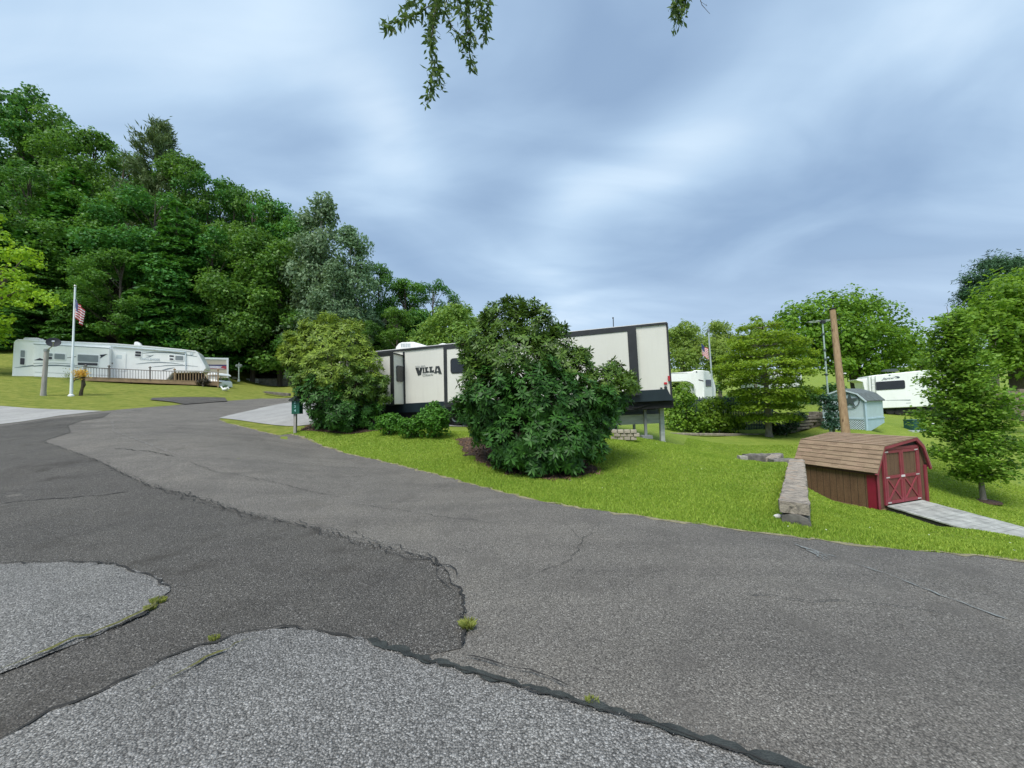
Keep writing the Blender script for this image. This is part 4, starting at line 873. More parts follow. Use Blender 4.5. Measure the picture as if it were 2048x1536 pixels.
# ---- timber edging on the bank
def timbers():
    mt, nt, b = newmat('rotten_timber'); co = objco(nt, (1, 1, 1), (0, 0, R(36)))
    n1_ = noise(nt, objco(nt, (2.2, 7, 5), (0, 0, R(36))), 3, 6, .75, .5); n2_ = noise(nt, co, 3, 4, .6)
    c = ramp(nt, n1_, [(.30, (.04, .034, .028)), (.42, (.19, .165, .135)), (.56, (.36, .31, .25)), (.75, (.50, .44, .36))])
    c = mixc(nt, ramp(nt, n2_, [(.55, (0, 0, 0)), (.75, (.6, .6, .6))]), c, (.48, .27, .13))
    nt.links.new(c, b.inputs['Base Color']); b.inputs['Roughness'].default_value = .9; bump(nt, b, n1_, .9, .03)
    DARK = simple('grey_timber', (.15, .14, .125), .9, .5, 5, bumpy=.7)
    n = P(1588, 1020, 5.25); f = P(1594, 930, 11.0); n.z = 1.6 - .01; 
    zn, zf = P(1588, 1005, 5.25).z, P(1594, 918.5, 11.0).z
    d = Vector((f.x - n.x, f.y - n.y, 0)); L = d.length; d.normalize(); sx = Vector((d.y, -d.x, 0)); rr = random.Random(2)
    def beam(name, p0, p1, w, h, mat, label, seg=26, rough=.012):
        mb = MB(); vs, fs = [], []
        p0, p1 = Vector(p0), Vector(p1); t = (p1 - p0); t2 = Vector((t.x, t.y, 0)).normalized(); s_ = Vector((t2.y, -t2.x, 0)); prof = [(-.5, -1), (-.5, -.12), (-.44, -.03), (-.15, 0), (.15, 0), (.42, -.03), (.5, -.12), (.5, -1)]
        for i in range(seg + 1):
            c = p0 + t * (i / seg)
            for a, z in prof: vs.append(c + s_ * (a * w + rr.uniform(-rough, rough)) + Vector((0, 0, z * h + (rr.uniform(-rough, rough) if z > -.9 else 0))))
        k = len(prof)
        for i in range(seg):
            for j in range(k): fs.append((i * k + j, i * k + (j + 1) % k, (i + 1) * k + (j + 1) % k, (i + 1) * k + j))
        fs.append(tuple(range(k))[::-1]); fs.append(tuple(seg * k + j for j in range(k))); mb.add(vs, fs)
        return tag(mb.build(name, mat), label, 'timber', 'timbers edging the bank')
    a, b_ = Vector((n.x, n.y, zn)), Vector((f.x, f.y, zf))
    beam('landscape_timber', a, b_, .34, .15, mt, 'long weathered top timber running from the road to the red shed', 60, .014)
    a2 = a - Vector((0, 0, .158)) - d * .02 + sx * .01; b2_ = b_ - Vector((0, 0, .158)); beam('landscape_timber', a2, b2_, .33, 1.05, DARK, 'lower grey timber under the long weathered one beside the road', 30, .008)
    # stepped timbers beyond
    p, q = P(1588, 919, 11.35), P(1541, 918, 11.35); e = beam('landscape_timber', (p.x, p.y, P(1560, 917.5, 11.35).z), (q.x, q.y, P(1560, 917.5, 11.35).z), .3, .45, DARK, 'short grey timber joined crosswise to the far end of the long one', 12)
    p, q = P(1543, 914, 11.5), P(1552, 908, 13.2); beam('landscape_timber', (p.x, p.y, P(1543, 916.5, 11.5).z + .02), (q.x, q.y, P(1552, 908.5, 13.2).z), .3, .3, mt, 'short brown-topped timber stepping back behind the crosswise one', 10)
    p, q = P(1562, 908, 13.5), P(1488, 908, 13.5); beam('landscape_timber', (p.x, p.y, P(1520, 907, 13.5).z), (q.x, q.y, P(1520, 907, 13.5).z), .25, .5, DARK, 'grey timber lying farthest from the road on the bank', 16)
    p, q = P(1492, 913, 13.35), P(1477, 913, 13.35); beam('landscape_timber', (p.x, p.y, P(1485, 911, 13.35).z), (q.x, q.y, P(1485, 911, 13.35).z), .2, .4, OLDWOOD, 'stub of pale timber at the left end of the farthest one', 4)
    for i, (u, v, r_, lb) in enumerate(((1557, 1036, .05, 'white stone lying at the road end of the long timber'),)):
        g_ = G(u, v); m2 = MB(); m2.ball(g_ + Vector((0, 0, .02)), r_, 8, (1.3, 1, .7)); tag(m2.build('white_stone', simple('white_stone', (.62, .6, .55), .8, .2, 9), smooth=True), lb, 'stone')
timbers()

# ---- red-trimmed barn shed with ramp
def barn_shed():
    A = P(1757, 1020, 12.0); th = R(18.7); e1 = Vector((math.cos(th), math.sin(th), 0)); bk = Vector((-math.sin(th), math.cos(th), 0)); L = 2.35
    Fp = Wall(A, A + e1); Sd = Wall(A, A + bk)
    rot = -th
    mt, nt, b = newmat('brown_siding'); co = objco(nt, (1, 1, 1), (0, 0, rot)); sx = nt.nodes.new('ShaderNodeSeparateXYZ'); nt.links.new(co, sx.inputs[0])
    def groove(o, ph):
        x = math_(nt, 'FRACT', math_(nt, 'ADD', math_(nt, 'MULTIPLY', o, 1 / .203), ph)); return math_(nt, 'LESS_THAN', math_(nt, 'ABSOLUTE', math_(nt, 'SUBTRACT', x, .5)), .03)
    fa = A.x * math.cos(rot) - A.y * math.sin(rot); fb = A.x * math.sin(rot) + A.y * math.cos(rot)
    gr = math_(nt, 'MAXIMUM', groove(sx.outputs[0], -fa / .203), groove(sx.outputs[1], -fb / .203))
    nz = noise(nt, objco(nt, (4, 4, .8)), 2.5, 6, .7); sp = noise(nt, objco(nt), 60, 2, .5)
    c = ramp(nt, nz, [(.25, (.070, .032, .017)), (.5, (.130, .064, .034)), (.75, (.18, .10, .055))]); c = mixc(nt, .3, c, ramp(nt, sp, [(.35, (.06, .03, .015)), (.65, (.24, .16, .09))]))
    nt.links.new(mixc(nt, gr, c, (.03, .016, .01)), b.inputs['Base Color']); b.inputs['Roughness'].default_value = .8
    SID = mt
    mt, nt, b = newmat('brown_shingle'); co = objco(nt, (1, 1, 1), (0, 0, rot)); sx = nt.nodes.new('ShaderNodeSeparateXYZ'); nt.links.new(co, sx.inputs[0])
    cm = nt.nodes.new('ShaderNodeCombineXYZ'); nt.links.new(sx.outputs[1], cm.inputs[0]); nt.links.new(math_(nt, 'ADD', math_(nt, 'MULTIPLY', sx.outputs[2], 1.0), math_(nt, 'MULTIPLY', sx.outputs[0], .9)), cm.inputs[1])
    vo = N(nt, 'ShaderNodeTexVoronoi', Scale=1.0, Randomness=.55); mp = nt.nodes.new('ShaderNodeMapping'); mp.inputs['Scale'].default_value = (4.2, 9, 1); nt.links.new(cm.outputs[0], mp.inputs[0]); nt.links.new(mp.outputs[0], vo.inputs['Vector'])
    ss = nt.nodes.new('ShaderNodeSeparateColor'); nt.links.new(vo.outputs['Color'], ss.inputs[0])
    c = ramp(nt, ss.outputs[0], [(0, (.17, .105, .065)), (.4, (.22, .145, .09)), (.7, (.29, .205, .13)), (1, (.30, .19, .13))])
    c = mixc(nt, .4, c, ramp(nt, noise(nt, objco(nt), 70, 3, .6), [(.3, (.12, .08, .05)), (.7, (.46, .36, .25))])); nt.links.new(c, b.inputs['Base Color']); b.inputs['Roughness'].default_value = .9; bump(nt, b, noise(nt, objco(nt), 90, 2, .5), .4, .01)
    SHG = mt
    RED = simple('red_trim_paint', (.25, .035, .055), .5, .18, 4, grime=.2); REDB = simple('bright_red_corner', (.22, .010, .035), .45, .12, 3); DKR = simple('dark_fascia', (.045, .012, .014), .6, .3, 4)
    t = thing('barn_shed', A, 'small brown barn shed with red trim, double doors and shingle roof', 'shed')
    F = lambda u, v: Fp.at(u, v)
    zA = A.z
    prof = [F(1757,1018), F(1750.5,940), F(1762,892.5), F(1826,874.5), F(1841,891.5), F(1853,931), F(1857,1001)]
    prof[0] = (0, zA); prof[1] = (0.0, F(1751,941)[1]); prof[6] = (F(1857,1001)[0], zA); prof[5] = (prof[6][0], prof[5][1])
    ze = prof[1][1]; prof[5] = (prof[5][0], ze)
    wp = [Fp.w(a, z, -.03) for a, z in prof]; mb = MB(); mb.prism(wp, bk * L); walls = mb.build('wall', SID, t)
    # roof courses
    ridge = prof[3]; knL, knR, eL, eR = prof[2], prof[4], (prof[1][0] - .10, ze - .08), (prof[5][0] + .10, ze - .08)
    mb = MB(); vs = []
    for p0, p1, nC in ((eL, knL, 6), (knL, ridge, 7), (eR, knR, 6), (knR, ridge, 3)):
        p0, p1 = Vector(p0), Vector(p1); t2 = (p1 - p0); nn = Vector((-t2.y, t2.x)).normalized()
        if nn.y < 0: nn = -nn
        for k in range(nC):
            a = p0 + t2 * (k / nC); b2 = p0 + t2 * ((k + 1) / nC)
            q = [Fp.w(*(a + nn * .045), .10), Fp.w(*(b2 + nn * .026), .10), Fp.w(*(b2 + nn * .002), .10), Fp.w(*(a + nn * .002), .10)]
            mb.prism(q, bk * (L + .18))
    mb.build('roof', SHG, t)
    mb = MB()
    for p0, p1 in ((eL, knL), (knL, ridge), (ridge, knR), (knR, eR)): mb.bar(Fp.w(*p0, .07) - Vector((0, 0, .05)), Fp.w(*p1, .07) - Vector((0, 0, .05)), .05, .09)
    mb.build('rake_board', RED, t)
    mb = MB(); mb.bar(Fp.w(eL[0] + .03, ze - .09, .08), Fp.w(eL[0] + .03, ze - .09, -L - .05), .05, .10); mb.build('fascia', DKR, t)
    mb = MB(); Fp.plate(mb, ((1771,893),(1800,884),(1824,877.5),(1836,889.5)), .0, .02); mb.build('gable_vent', simple('dark_vent', (.02, .014, .016), .8), t)
    w_ = prof[6][0]
    def fp(mb, s0, s1, z0, z1, out, th_=.03): mb.prism([Fp.w(s0, z0, out), Fp.w(s1, z0, out), Fp.w(s1, z1, out), Fp.w(s0, z1, out)], -Fp.n3 * th_)
    mb = MB(); fp(mb, -.02, .10, zA, ze + .02, .02, .04); fp(mb, w_ - .10, w_ + .02, zA, ze, .02, .04); mb.build('corner_board', RED, t)
    mb = MB(); mb.prism([A + bk * -.02 - e1 * .02, A + bk * .24 - e1 * .02, A + bk * .24 - e1 * .02 + Vector((0, 0, ze - zA)), A + bk * -.02 - e1 * .02 + Vector((0, 0, ze - zA))], e1 * .018); mb.build('corner_board', REDB, t)
    # doors
    dz0, dz1 = F(1775,1008)[1], F(1800,898.5)[1]; s0, s3 = F(1769,950)[0], F(1836,945)[0]; sm = F(1803,950)[0]
    mb = MB(); fp(mb, s0 - .07, s0, dz0 - .03, dz1 + .10, .03, .05); fp(mb, s3, s3 + .07, dz0 - .03, dz1 + .10, .03, .05); fp(mb, s0, s3, dz1 + .012, dz1 + .10, .03, .05); mb.build('door_frame', RED, t)
    zm = F(1803,951)[1]; LOW = simple('red_brown_panel', (.16, .045, .035), .7, .25, 5, stretch=(4, 4, 1))
    for x0, x1, in ((s0 + .01, sm - .008), (sm + .008, s3 - .01)):
        mb = MB(); fp(mb, x0, x1, zm, dz1, .008, .02); d = mb.build('door', SID, t)
        mb = MB(); fp(mb, x0 + .02, x1 - .02, dz0 + .02, zm, .010, .02); mb.build('lower_panel', LOW, d)
        mb = MB(); fr = .085
        fp(mb, x0, x0 + fr, dz0, dz1, .034, .024); fp(mb, x1 - fr, x1, dz0, dz1, .034, .024)
        for za in (dz0, zm - fr / 2, dz1 - fr): fp(mb, x0 + fr, x1 - fr, za, za + fr, .033, .024)
        mb.build('door_rail', RED, d)
        mb = MB(); c0, c1 = dz0 + fr, zm - fr / 2
        mb.bar(Fp.w(x0 + fr, c1, .022), Fp.w(x1 - fr, c0, .022), .055, .02, up=Fp.n3); mb.bar(Fp.w(x1 - fr, c1, .024), Fp.w(x0 + fr, c0, .024), .055, .02, up=Fp.n3); mb.build('cross_brace', RED, d)
        outer = x0 if x0 < sm - .1 and x1 < sm + .01 else x1; sg = 1 if outer == x0 else -1
        mb = MB()
        for za in (dz0 + .02, zm - .02, dz1 - .06): fp(mb, min(outer, outer + sg * .17), max(outer, outer + sg * .17), za, za + .035, .042, .008)
        mb.build('hinge', simple('galvanised', (.6, .55, .56), .5, metal=.3), d)
    mb = MB(); fp(mb, sm - .09, sm + .09, zm - .03, zm + .03, .05, .015); mb.build('latch', simple('galvanised_latch', (.66, .62, .62), .5), t)
    mb = MB(); mb.bar(A - e1 * .0 + bk * .25 + Vector((0, 0, -.03)), A + bk * (L - .03) + Vector((0, 0, -.03)), .05, .07); mb.prism([Fp.w(.1, zA - .2, -.03), Fp.w(w_ - .1, zA - .2, -.03), Fp.w(w_ - .1, zA + .02, -.03), Fp.w(.1, zA + .02, -.03)], bk * (L - .1)); mb.build('sill_beam', simple('old_sill', (.26, .17, .10), .9, .3, 6), t)
    # ramp
    r0 = Fp.w(s0 - .02, dz0 - .04, .03); r1 = Fp.w(s3 + .05, dz0 - .04, .03); o = Fp.n3; dr = Vector((0, 0, -.125)); LR = 4.3
    t2 = thing('ramp', (r0 + r1) / 2 + o * 1.5 + Vector((0, 0, -.4)), 'grey board ramp leading up to the doors of the barn shed', 'ramp')
    RAMPW = simple('grey_ramp_boards', (.31, .32, .30), .85, .35, 3, bumpy=.3, stretch=(1, 1, 1)); mb = MB(); nB = 29; stp = LR / nB
    for k in range(nB):
        a = r0 + (o + dr) * (k * stp); b2 = r1 + (o + dr) * (k * stp); q = (o + dr) * (stp - .008); jz = Vector((0, 0, random.Random(k).uniform(-.004, .004)))
        mb.prism([a + jz, b2 + jz, b2 + q + jz, a + q + jz], (0, 0, -.035))
    mb.build('boards', RAMPW, t2)
    for sdp in (r0.lerp(r1, .02), r0.lerp(r1, .96)):
        mb = MB(); q = sdp + Vector((0, 0, -.04)); e = q + (o + dr) * LR; mb.prism([q, e, e + Vector((0, 0, -.14)), q + Vector((0, 0, -.14))], e1 * .045); mb.build('side_beam', simple('dark_beam', (.03, .028, .025), .9), t2)
barn_shed()

# ---- pole, aerial mast, blue shed, far trailers
def right_back():
    b = on(1690, 17.5); tp = P(1665, 619, 18.6); t = thing('utility_pole', b, 'bare leaning wooden utility pole behind the barn shed', 'pole')
    mt, nt, bs = newmat('pole_wood'); n_ = noise(nt, objco(nt, (9, 9, .7)), 2.2, 6, .7); kn = N(nt, 'ShaderNodeTexVoronoi', Scale=1.6); nt.links.new(objco(nt, (3, 3, 1)), kn.inputs['Vector'])
    c = ramp(nt, n_, [(.25, (.17, .105, .055)), (.55, (.33, .225, .125)), (.8, (.44, .32, .20))]); c = mixc(nt, ramp(nt, kn.outputs['Distance'], [(.08, (1, 1, 1)), (.2, (0, 0, 0))]), c, (.11, .06, .03)); nt.links.new(c, bs.inputs['Base Color']); bs.inputs['Roughness'].default_value = .85; bump(nt, bs, n_, .4, .02)
    mb = MB(); pts = [b - Vector((0, 0, .3)) + (tp - b) * (i / 6) for i in range(7)]; pts[-1] = tp; rr = random.Random(6); mb.tube(pts, [.185 - .011 * i for i in range(7)], 16); mb.build('pole', mt, t, True)
    mb = MB(); mb.lathe([(.15, 0), (.16, .03), (.10, .06)], tp, 12); mb.build('cap', UNDER, t)
    q = b.lerp(tp, .56); mb = MB(); mb.box(q + Vector((.17, -.08, 0)), (.1, .08, .05)); mb.build('insulator', FRAMEW, t)
    q = b.lerp(tp, .95); mb = MB(); mb.tube([q + Vector((.12, -.1, .1)), q + Vector((.2, -.1, 0)), q + Vector((.19, -.1, -.25))], .012, 5); mb.build('wire_loop', BLACKT, t)
    # aerial mast
    b = on(1657.5, 20.5); tp = P(1645, 645, 20.5); t = thing('aerial_mast', b, 'thin grey television aerial mast beside the utility pole', 'aerial')
    GM = simple('galvanised_mast', (.40, .50, .47), .45, .12, 4, metal=.2)
    mb = MB(); mb.tube([b - Vector((0, 0, .2)), b.lerp(tp, .22)], .075, 8); mb.tube([b.lerp(tp, .22), tp], [.05, .035], 8); mb.build('mast', GM, t, True)
    DC = simple('dark_clamp', (.06, .08, .08), .6)
    for f_ in (.22, .55, .68, .76, .9): mb = MB(); mb.lathe([(.07, -.05), (.08, 0), (.07, .05)], b.lerp(tp, f_), 8); mb.build('clamp', DC, t)
    mb = MB(); mb.box(tp + Vector((0, 0, .04)), (.2, .16, .18)); mb.build('rotor_box', BLACKT, t)
    mb = MB()
    for z_ in (.06, .12):
        mb.tube([tp + Vector((-.66, .1, z_ - .05)), tp + Vector((.66, -.1, z_ + .05))], .012, 5)
    for k in range(7):
        x = -.6 + k * .2; q = tp + Vector((x, -x * .15, .09)); mb.tube([q + Vector((-.05, -.35, -.01)), q + Vector((.05, .35, .01))], .008, 4)
    mb.build('aerial', simple('aluminium', (.6, .63, .62), .4, metal=.4), t)
    # pale blue shed
    C_ = P(1733.5, 862, 21); ph = R(-60); e1 = Vector((math.cos(ph), math.sin(ph), 0)); bk = Vector((.87, .5, 0)); Fp = Wall(C_, C_ - e1); Sd = Wall(C_, C_ + bk)
    BL = simple('pale_blue_boards', (.47, .59, .63), .6, .06, 2, grime=.2); BLS = simple('pale_blue_light', (.40, .54, .62), .6, .05, 2); SH = simple('grey_shingle', (.105, .125, .125), .9, .35, 6, bumpy=.5)
    t = thing('garden_shed', C_, 'pale blue garden shed with grey roof, star ornament and lattice skirting', 'shed')
    zs = Fp.at(1733, 838)[1]; ze = Fp.at(1733, 801)[1]; zr = Fp.at(1692, 778.5)[1]; zk = Fp.at(1715, 787.5); w_ = 1.95; L = 2.5
    mb = MB(); pr = [(0, zs), (0, ze), (zk[0], zk[1]), (w_ / 2, zr), (w_ - zk[0], zk[1]), (w_, ze), (w_, zs)]; mb.prism([Fp.w(a, z) for a, z in pr], bk * L); mb.build('wall', BL, t)
    mb = MB()
    for p0, p1 in (((-.1, ze - .05), zk), (zk, (w_ / 2, zr)), ((w_ / 2, zr), (w_ - zk[0], zk[1])), ((w_ - zk[0], zk[1]), (w_ + .1, ze - .05))):
        a, b2 = Vector(p0), Vector(p1); mb.prism([Fp.w(*a, .08), Fp.w(*b2, .08), Fp.w(b2.x, b2.y + .05, .08), Fp.w(a.x, a.y + .05, .08)], bk * (L + .16))
    mb.build('roof', SH, t)
    mb = MB()
    for p0, p1 in (((-.1, ze - .06), zk), (zk, (w_ / 2, zr)), ((w_ / 2, zr), (w_ - zk[0], zk[1]))): mb.bar(Fp.w(*p0, .10) + Vector((0, 0, -.01)), Fp.w(*p1, .10) + Vector((0, 0, -.01)), .03, .07)
    mb.build('rake_board', simple('white_blue_trim', (.55, .66, .70), .6), t)
    zg = C_.z; mb = MB(); mb.prism([Fp.w(a, z, -.04) for a, z in ((0.08, zs), (w_ - .08, zs), (w_ - .08, zg - .15), (0.08, zg - .15))], bk * .03); mb.build('skirting_dark', UNDER, t)
    mb = MB(); n = 20
    for k in range(-9, n):
        for sg in (1, -1):
            x0 = k * .11; z0, z1 = zg + .02, zs; x1 = x0 + sg * (z1 - z0)
            a, b2 = (x0, z0), (x1, z1)
            if max(a[0], b2[0]) < .05 or min(a[0], b2[0]) > w_ - .05: continue
            def cl_(p, q, lim):
                f_ = (lim - p[0]) / (q[0] - p[0]); return (lim, p[1] + f_ * (q[1] - p[1]))
            for lim, cmp in ((.05, 1), (w_ - .05, -1)):
                if (a[0] - lim) * cmp < 0: a = cl_(a, b2, lim)
                if (b2[0] - lim) * cmp < 0: b2 = cl_(b2, a, lim)
            mb.bar(Fp.w(*a, .0 + .012 * (sg > 0)), Fp.w(*b2, .0 + .012 * (sg > 0)), .028, .01, up=Fp.n3)
    mb.build('lattice', simple('lattice_white_blue', (.58, .70, .76), .6), t)
    mb = MB(); mb.bar(Fp.w(0, zs, .02), Fp.w(w_, zs, .02), .03, .07); mb.bar(C_ + Vector((0, 0, -.1)), C_ + Vector((0, 0, ze - zg - .02)), .10, .10); mb.prism([C_ + e1 * .02 + Vector((0, 0, z)) + bk * a for a, z in ((.06, zs - zg), (L, zs - zg), (L, .35), (.06, -.1))], -e1 * .04); mb.bar(C_ + e1 * .03 + Vector((0, 0, zs - zg)), C_ + e1 * .03 + bk * L + Vector((0, 0, zs - zg)), .03, .06); mb.build('trim', BLS, t)
    c = Fp.px(1700, 801, .05); rd = .42; mb = MB(); ax, ay = Vector((Fp.t.x, Fp.t.y, 0)), Vector((0, 0, 1))
    mb.tube([c + (ax * math.cos(a) + ay * math.sin(a)) * rd for a in [2 * math.pi * k / 32 for k in range(33)]], .018, 6)
    st = []
    for k in range(10):
        a = math.pi / 2 + k * math.pi / 5; r_ = rd if k % 2 == 0 else rd * .36; st.append(c + (ax * math.cos(a) + ay * math.sin(a)) * r_)
    mb.prism(st, Fp.n3 * .02); mb.build('star_ornament', simple('dark_star', (.06, .08, .08), .5), t)
    # white caravan with a wide rear window
    V = Wall(P(1722, 790, 31.5), P(1866, 790, 29.5)); t = thing('caravan', on(1800, 31), 'white caravan with a wide dark window behind the blue shed', 'trailer')
    mb = MB(); mb.prism([V.px(u, v) for u, v in ((1741,812),(1737,752.5),(1748,750.5),(1858,739.5),(1862,742),(1866,812.5),(1760,817),(1745,817))], -V.n3 * 3.0); body = mb.build('body', WHITE, t, bevel=.06, seg=3)
    mb = MB(); mb.prism([V.px(u, v, -.3) for u, v in ((1738,800),(1731,778),(1728,764),(1716,761),(1714,758.5),(1742,756))], -V.n3 * 2.4); mb.build('side_bay', WHITE, t, bevel=.04)
    mb = MB(); V.rrect(mb, 1750, 764, 1810.5, 781, .03, .03, .12, -4); V2 = V; w__ = mb.build('window', GLASS, body)
    text_obj('lettering', 'Jayco', [(1763,755.5),(1787,753.5),(1787,758.5),(1763,760.5)], V, simple('letter_grey', (.10, .13, .15), .4), body, .02, .35, .01)
    mb = MB(); V.line(mb, [(1787.5,753),(1791,756),(1797,756.3),(1800,754.5),(1797,753),(1790,752.6)], .35, .014, .01); V.rrect(mb, 1777, 749, 1781, 751, .03, .02, .05); V.line(mb, [(1772,800.5),(1800,800),(1821,800)], [.2, .4, .8], .014, .01); V.line(mb, [(1812,806),(1822,805.7)], .3, .014, .01); mb.build('graphics', GREYST, body)
    mb = MB()
    for u in (1741.5, 1749.5): V.line(mb, [(u,757),(u+1,780)], .01); mb.tube([V.px(u, 752, .08), V.px(u + 2, 785, .08)], .018, 5)
    for k in range(4): v = 759 + k * 7; mb.tube([V.px(1741.8 + k * .4, v, .08), V.px(1750 + k * .4, v - .5, .08)], .014, 5)
    mb.build('ladder', CHROME, t)
    q = V.px(1866, 790); dd = Vector((.96, .28, 0)); S = Wall(q, q + dd)
    mb = MB(); mb.prism([S.px(u, v, .0) for u, v in ((1862,742),(1876,741),(1935,744),(1935,800),(1866,803))], Vector((-.28, .96, 0)) * 2.4); sd_ = mb.build('side', WHITE, t, bevel=.04)
    mb = MB(); S.rrect(mb, 1876, 757, 1905, 776, .03, .03, .12, 1); mb.build('side_window', GLASS, sd_); mb = MB(); S.rrect(mb, 1866.5, 760, 1869.5, 785, .02, .03, .03); mb.build('side_window', GLASS, sd_)
    mb = MB(); S.plate(mb, ((1870.5,752),(1872.3,752),(1874.5,798),(1872.7,798)), .03, .03); S.plate(mb, ((1870.5,752),(1885,751.5),(1885,752.5),(1870.5,753)), .03, .03); mb.build('slide_seal', simple('seal_grey', (.10, .13, .14), .5), sd_)
    mb = MB(); V.plate(mb, ((1776,740.5),(1780,737),(1803,735.5),(1808,741)), -.9, .7); mb.build('roof_box', simple('dark_roof_box', (.05, .07, .07), .5), t)
    mb = MB(); mb.prism([V.px(u, v, -.25) for u, v in ((1752,817),(1930,808),(1930,819),(1752,823))], -V.n3 * 2.0); mb.build('chassis', UNDER, t)
    for u in (1783, 1800, 1895, 1915):
        q = V.px(u, 815, -.3); mb = MB(); mb.lathe([(.1, -.1), (.33, -.1), (.36, 0), (.33, .1), (.1, .1)], (q.x, q.y, H(q.x, q.y) + .36), 16, V.n3.to_track_quat('Z', 'Y').to_matrix()); mb.build('wheel', RUBBER, t, True)
    # white fifth-wheel nose between the black-trimmed trailer and the young trees
    V = Wall(P(1330, 770, 31), P(1408, 770, 30)); t = thing('fifth_wheel_trailer', on(1385, 31), 'white fifth-wheel nose with a dark window beyond the deck, half hidden by bushes', 'trailer')
    mb = MB(); mb.prism([V.px(u, v) for u, v in ((1300,748),(1384,743.5),(1388,740.5),(1408,740.5),(1408,800),(1394,800),(1387,772),(1380,765.5),(1372,763),(1300,765))], -V.n3 * 2.4); body = mb.build('body', WHITE, t, bevel=.05)
    mb = MB(); V.line(mb, [(1370,762.5),(1379,764),(1387,769),(1392,783)], .45, .014, .01); V.line(mb, [(1386,741),(1386,770)], .1, .014, .01); V.line(mb, [(1397,759.5),(1407,762)], .9, .014, .01); V.rrect(mb, 1391.5, 742.5, 1394.5, 744.8, .03, .03, .06); V.line(mb, [(1341,746.5),(1375,745.5)], .3, .014, .01); mb.build('stripe', NAVY, body)
    q = V.px(1408, 770); S = Wall(q, q + Vector((.8, .6, 0))); mb = MB(); mb.prism([S.px(u, v) for u, v in ((1408,741),(1418,742),(1424,751),(1428,760),(1432,776),(1432,800),(1408,800))], Vector((-.6, .8, 0)) * 2); mb.build('nose', WHITE, body, bevel=.05)
    mb = MB(); S.rrect(mb, 1411, 759.5, 1422, 773, .03, .03, .05); mb.build('window', GLASS, body)
    mb = MB(); mb.tube([V.px(1383, 768, -.4), V.px(1384, 788, -.4)], .09, 8); mb.build('landing_leg', FRAMEW, t)
    # far flagpole
    b = on(1428, 29); tp = P(1417, 664, 29); t = thing('flagpole', b, 'thin grey flagpole among the trees beyond the black trimmed trailer', 'flagpole')
    mb = MB(); mb.tube([b, tp], [.07, .05], 8); mb.build('pole', simple('grey_pole', (.40, .46, .48), .5), t, True)
    mb = MB(); mb.lathe([(.08, 0), (.10, .1), (.07, .25)], tp, 8); mb.build('finial', simple('dark_finial', (.16, .19, .22), .5), t)
    q = b.lerp(tp, .62); q = P(1419.5, 687, 29); flag('flag', (q.x - .75, q.y - .05, q.z), 2.0, P(1417, 722, 29).z, 'striped flag hanging from the far flagpole beyond the black trimmed trailer', 4)
    # green cabinet with a pale pedestal and pipe
    b = on(1833, 23); k = 23 / F0; t = thing('utility_cabinet', b, 'dark green utility cabinet on the grass in front of the white caravan', 'cabinet')
    GC = simple('cabinet_green', (.012, .07, .055), .5, .15, 3); mb = MB(); mb.box(b + Vector((0, .2, .32)), (.78, .6, .62)); mb.build('body', GC, t, bevel=.02)
    mb = MB(); mb.box(b + Vector((0, .2, .645)), (.82, .64, .05)); mb.build('lid', GC, t, bevel=.02)
    mb = MB(); mb.box(b + Vector((.1, .2, .0)), (1.5, .9, .10)); mb.build('slab', simple('pad_concrete', (.40, .45, .43), .85), t)
    p = b + Vector((.62, .1, 0)); t = thing('hookup_pedestal', p, 'yellow and white hookup pedestal with a hose beside the green cabinet', 'pedestal')
    mb = MB(); mb.box(p + Vector((0, 0, .36)), (.2, .2, .6)); mb.build('post', simple('tan_yellow', (.48, .36, .15), .6, .2, 6), t, bevel=.02)
    mb = MB(); mb.tube([p + Vector((.1, 0, .52)), p + Vector((.4, 0, .62)), p + Vector((.62, 0, .58)), p + Vector((.66, 0, .3)), p + Vector((.66, 0, .1))], .045, 8); mb.tube([p + Vector((.1, -.02, .42)), p + Vector((.45, -.02, .40))], .03, 6); mb.build('hose', FRAMEW, t, True)
    # a further white trailer and a hedge seen through the trees, the latter added for tree shade
    V = Wall(P(1500, 770, 39), P(1680, 770, 37.5)); t = thing('caravan', on(1590, 39), 'white trailer glimpsed through the branches of the tiered tree', 'trailer')
    mb = MB(); mb.prism([V.px(u, v) for u, v in ((1500,790),(1500,747),(1506,744),(1598,743),(1604,747),(1605,790))], -V.n3 * 2.4); body = mb.build('body', WHITE, t, bevel=.06)
    for a_, b_ in ((1518, 1540), (1562, 1588)): mb = MB(); V.rrect(mb, a_, 753, b_, 766, .03, .03, .1); mb.build('window', GLASS, body)
    mb = MB(); mb.prism([V.px(u, v, -.2) for u, v in ((1502,789),(1603,789),(1603,802),(1502,802))], -V.n3 * 2.0); mb.build('chassis', UNDER, t)
    # stepped stone wall, dark fence, low border, board fence on the right
    mb = MB(); rr = random.Random(11); L_ = Wall(P(1566, 870, 23.2), P(1662, 835, 23.8))
    for j in range(7):
        v = 824 + j * 7; u = 1560 + rr.uniform(0, 6)
        while u < 1668:
            w_ = rr.uniform(9, 17); top = 857 - (u - 1560) * .38 if u < 1625 else 822
            if v > top - 4 and v < 880 - (u - 1560) * .28: L_.plate(mb, ((u,v),(u+w_-.6,v-.6),(u+w_-.6,v+6.2),(u,v+6.8)), rr.uniform(-.03, .05), .5)
            u += w_
    for k in range(4): L_.plate(mb, ((1580+k*9,855-k*6.5),(1612+k*9,853-k*6.5),(1612+k*9,857-k*6.5),(1580+k*9,859-k*6.5)), .25 - k * .05, .6)
    tag(mb.build('stone_wall', simple('brown_grey_stone', (.21, .185, .15), .9, .45, 2.5, bumpy=.7), bevel=.015), 'low brown stone wall with steps behind the tiered tree', 'wall')
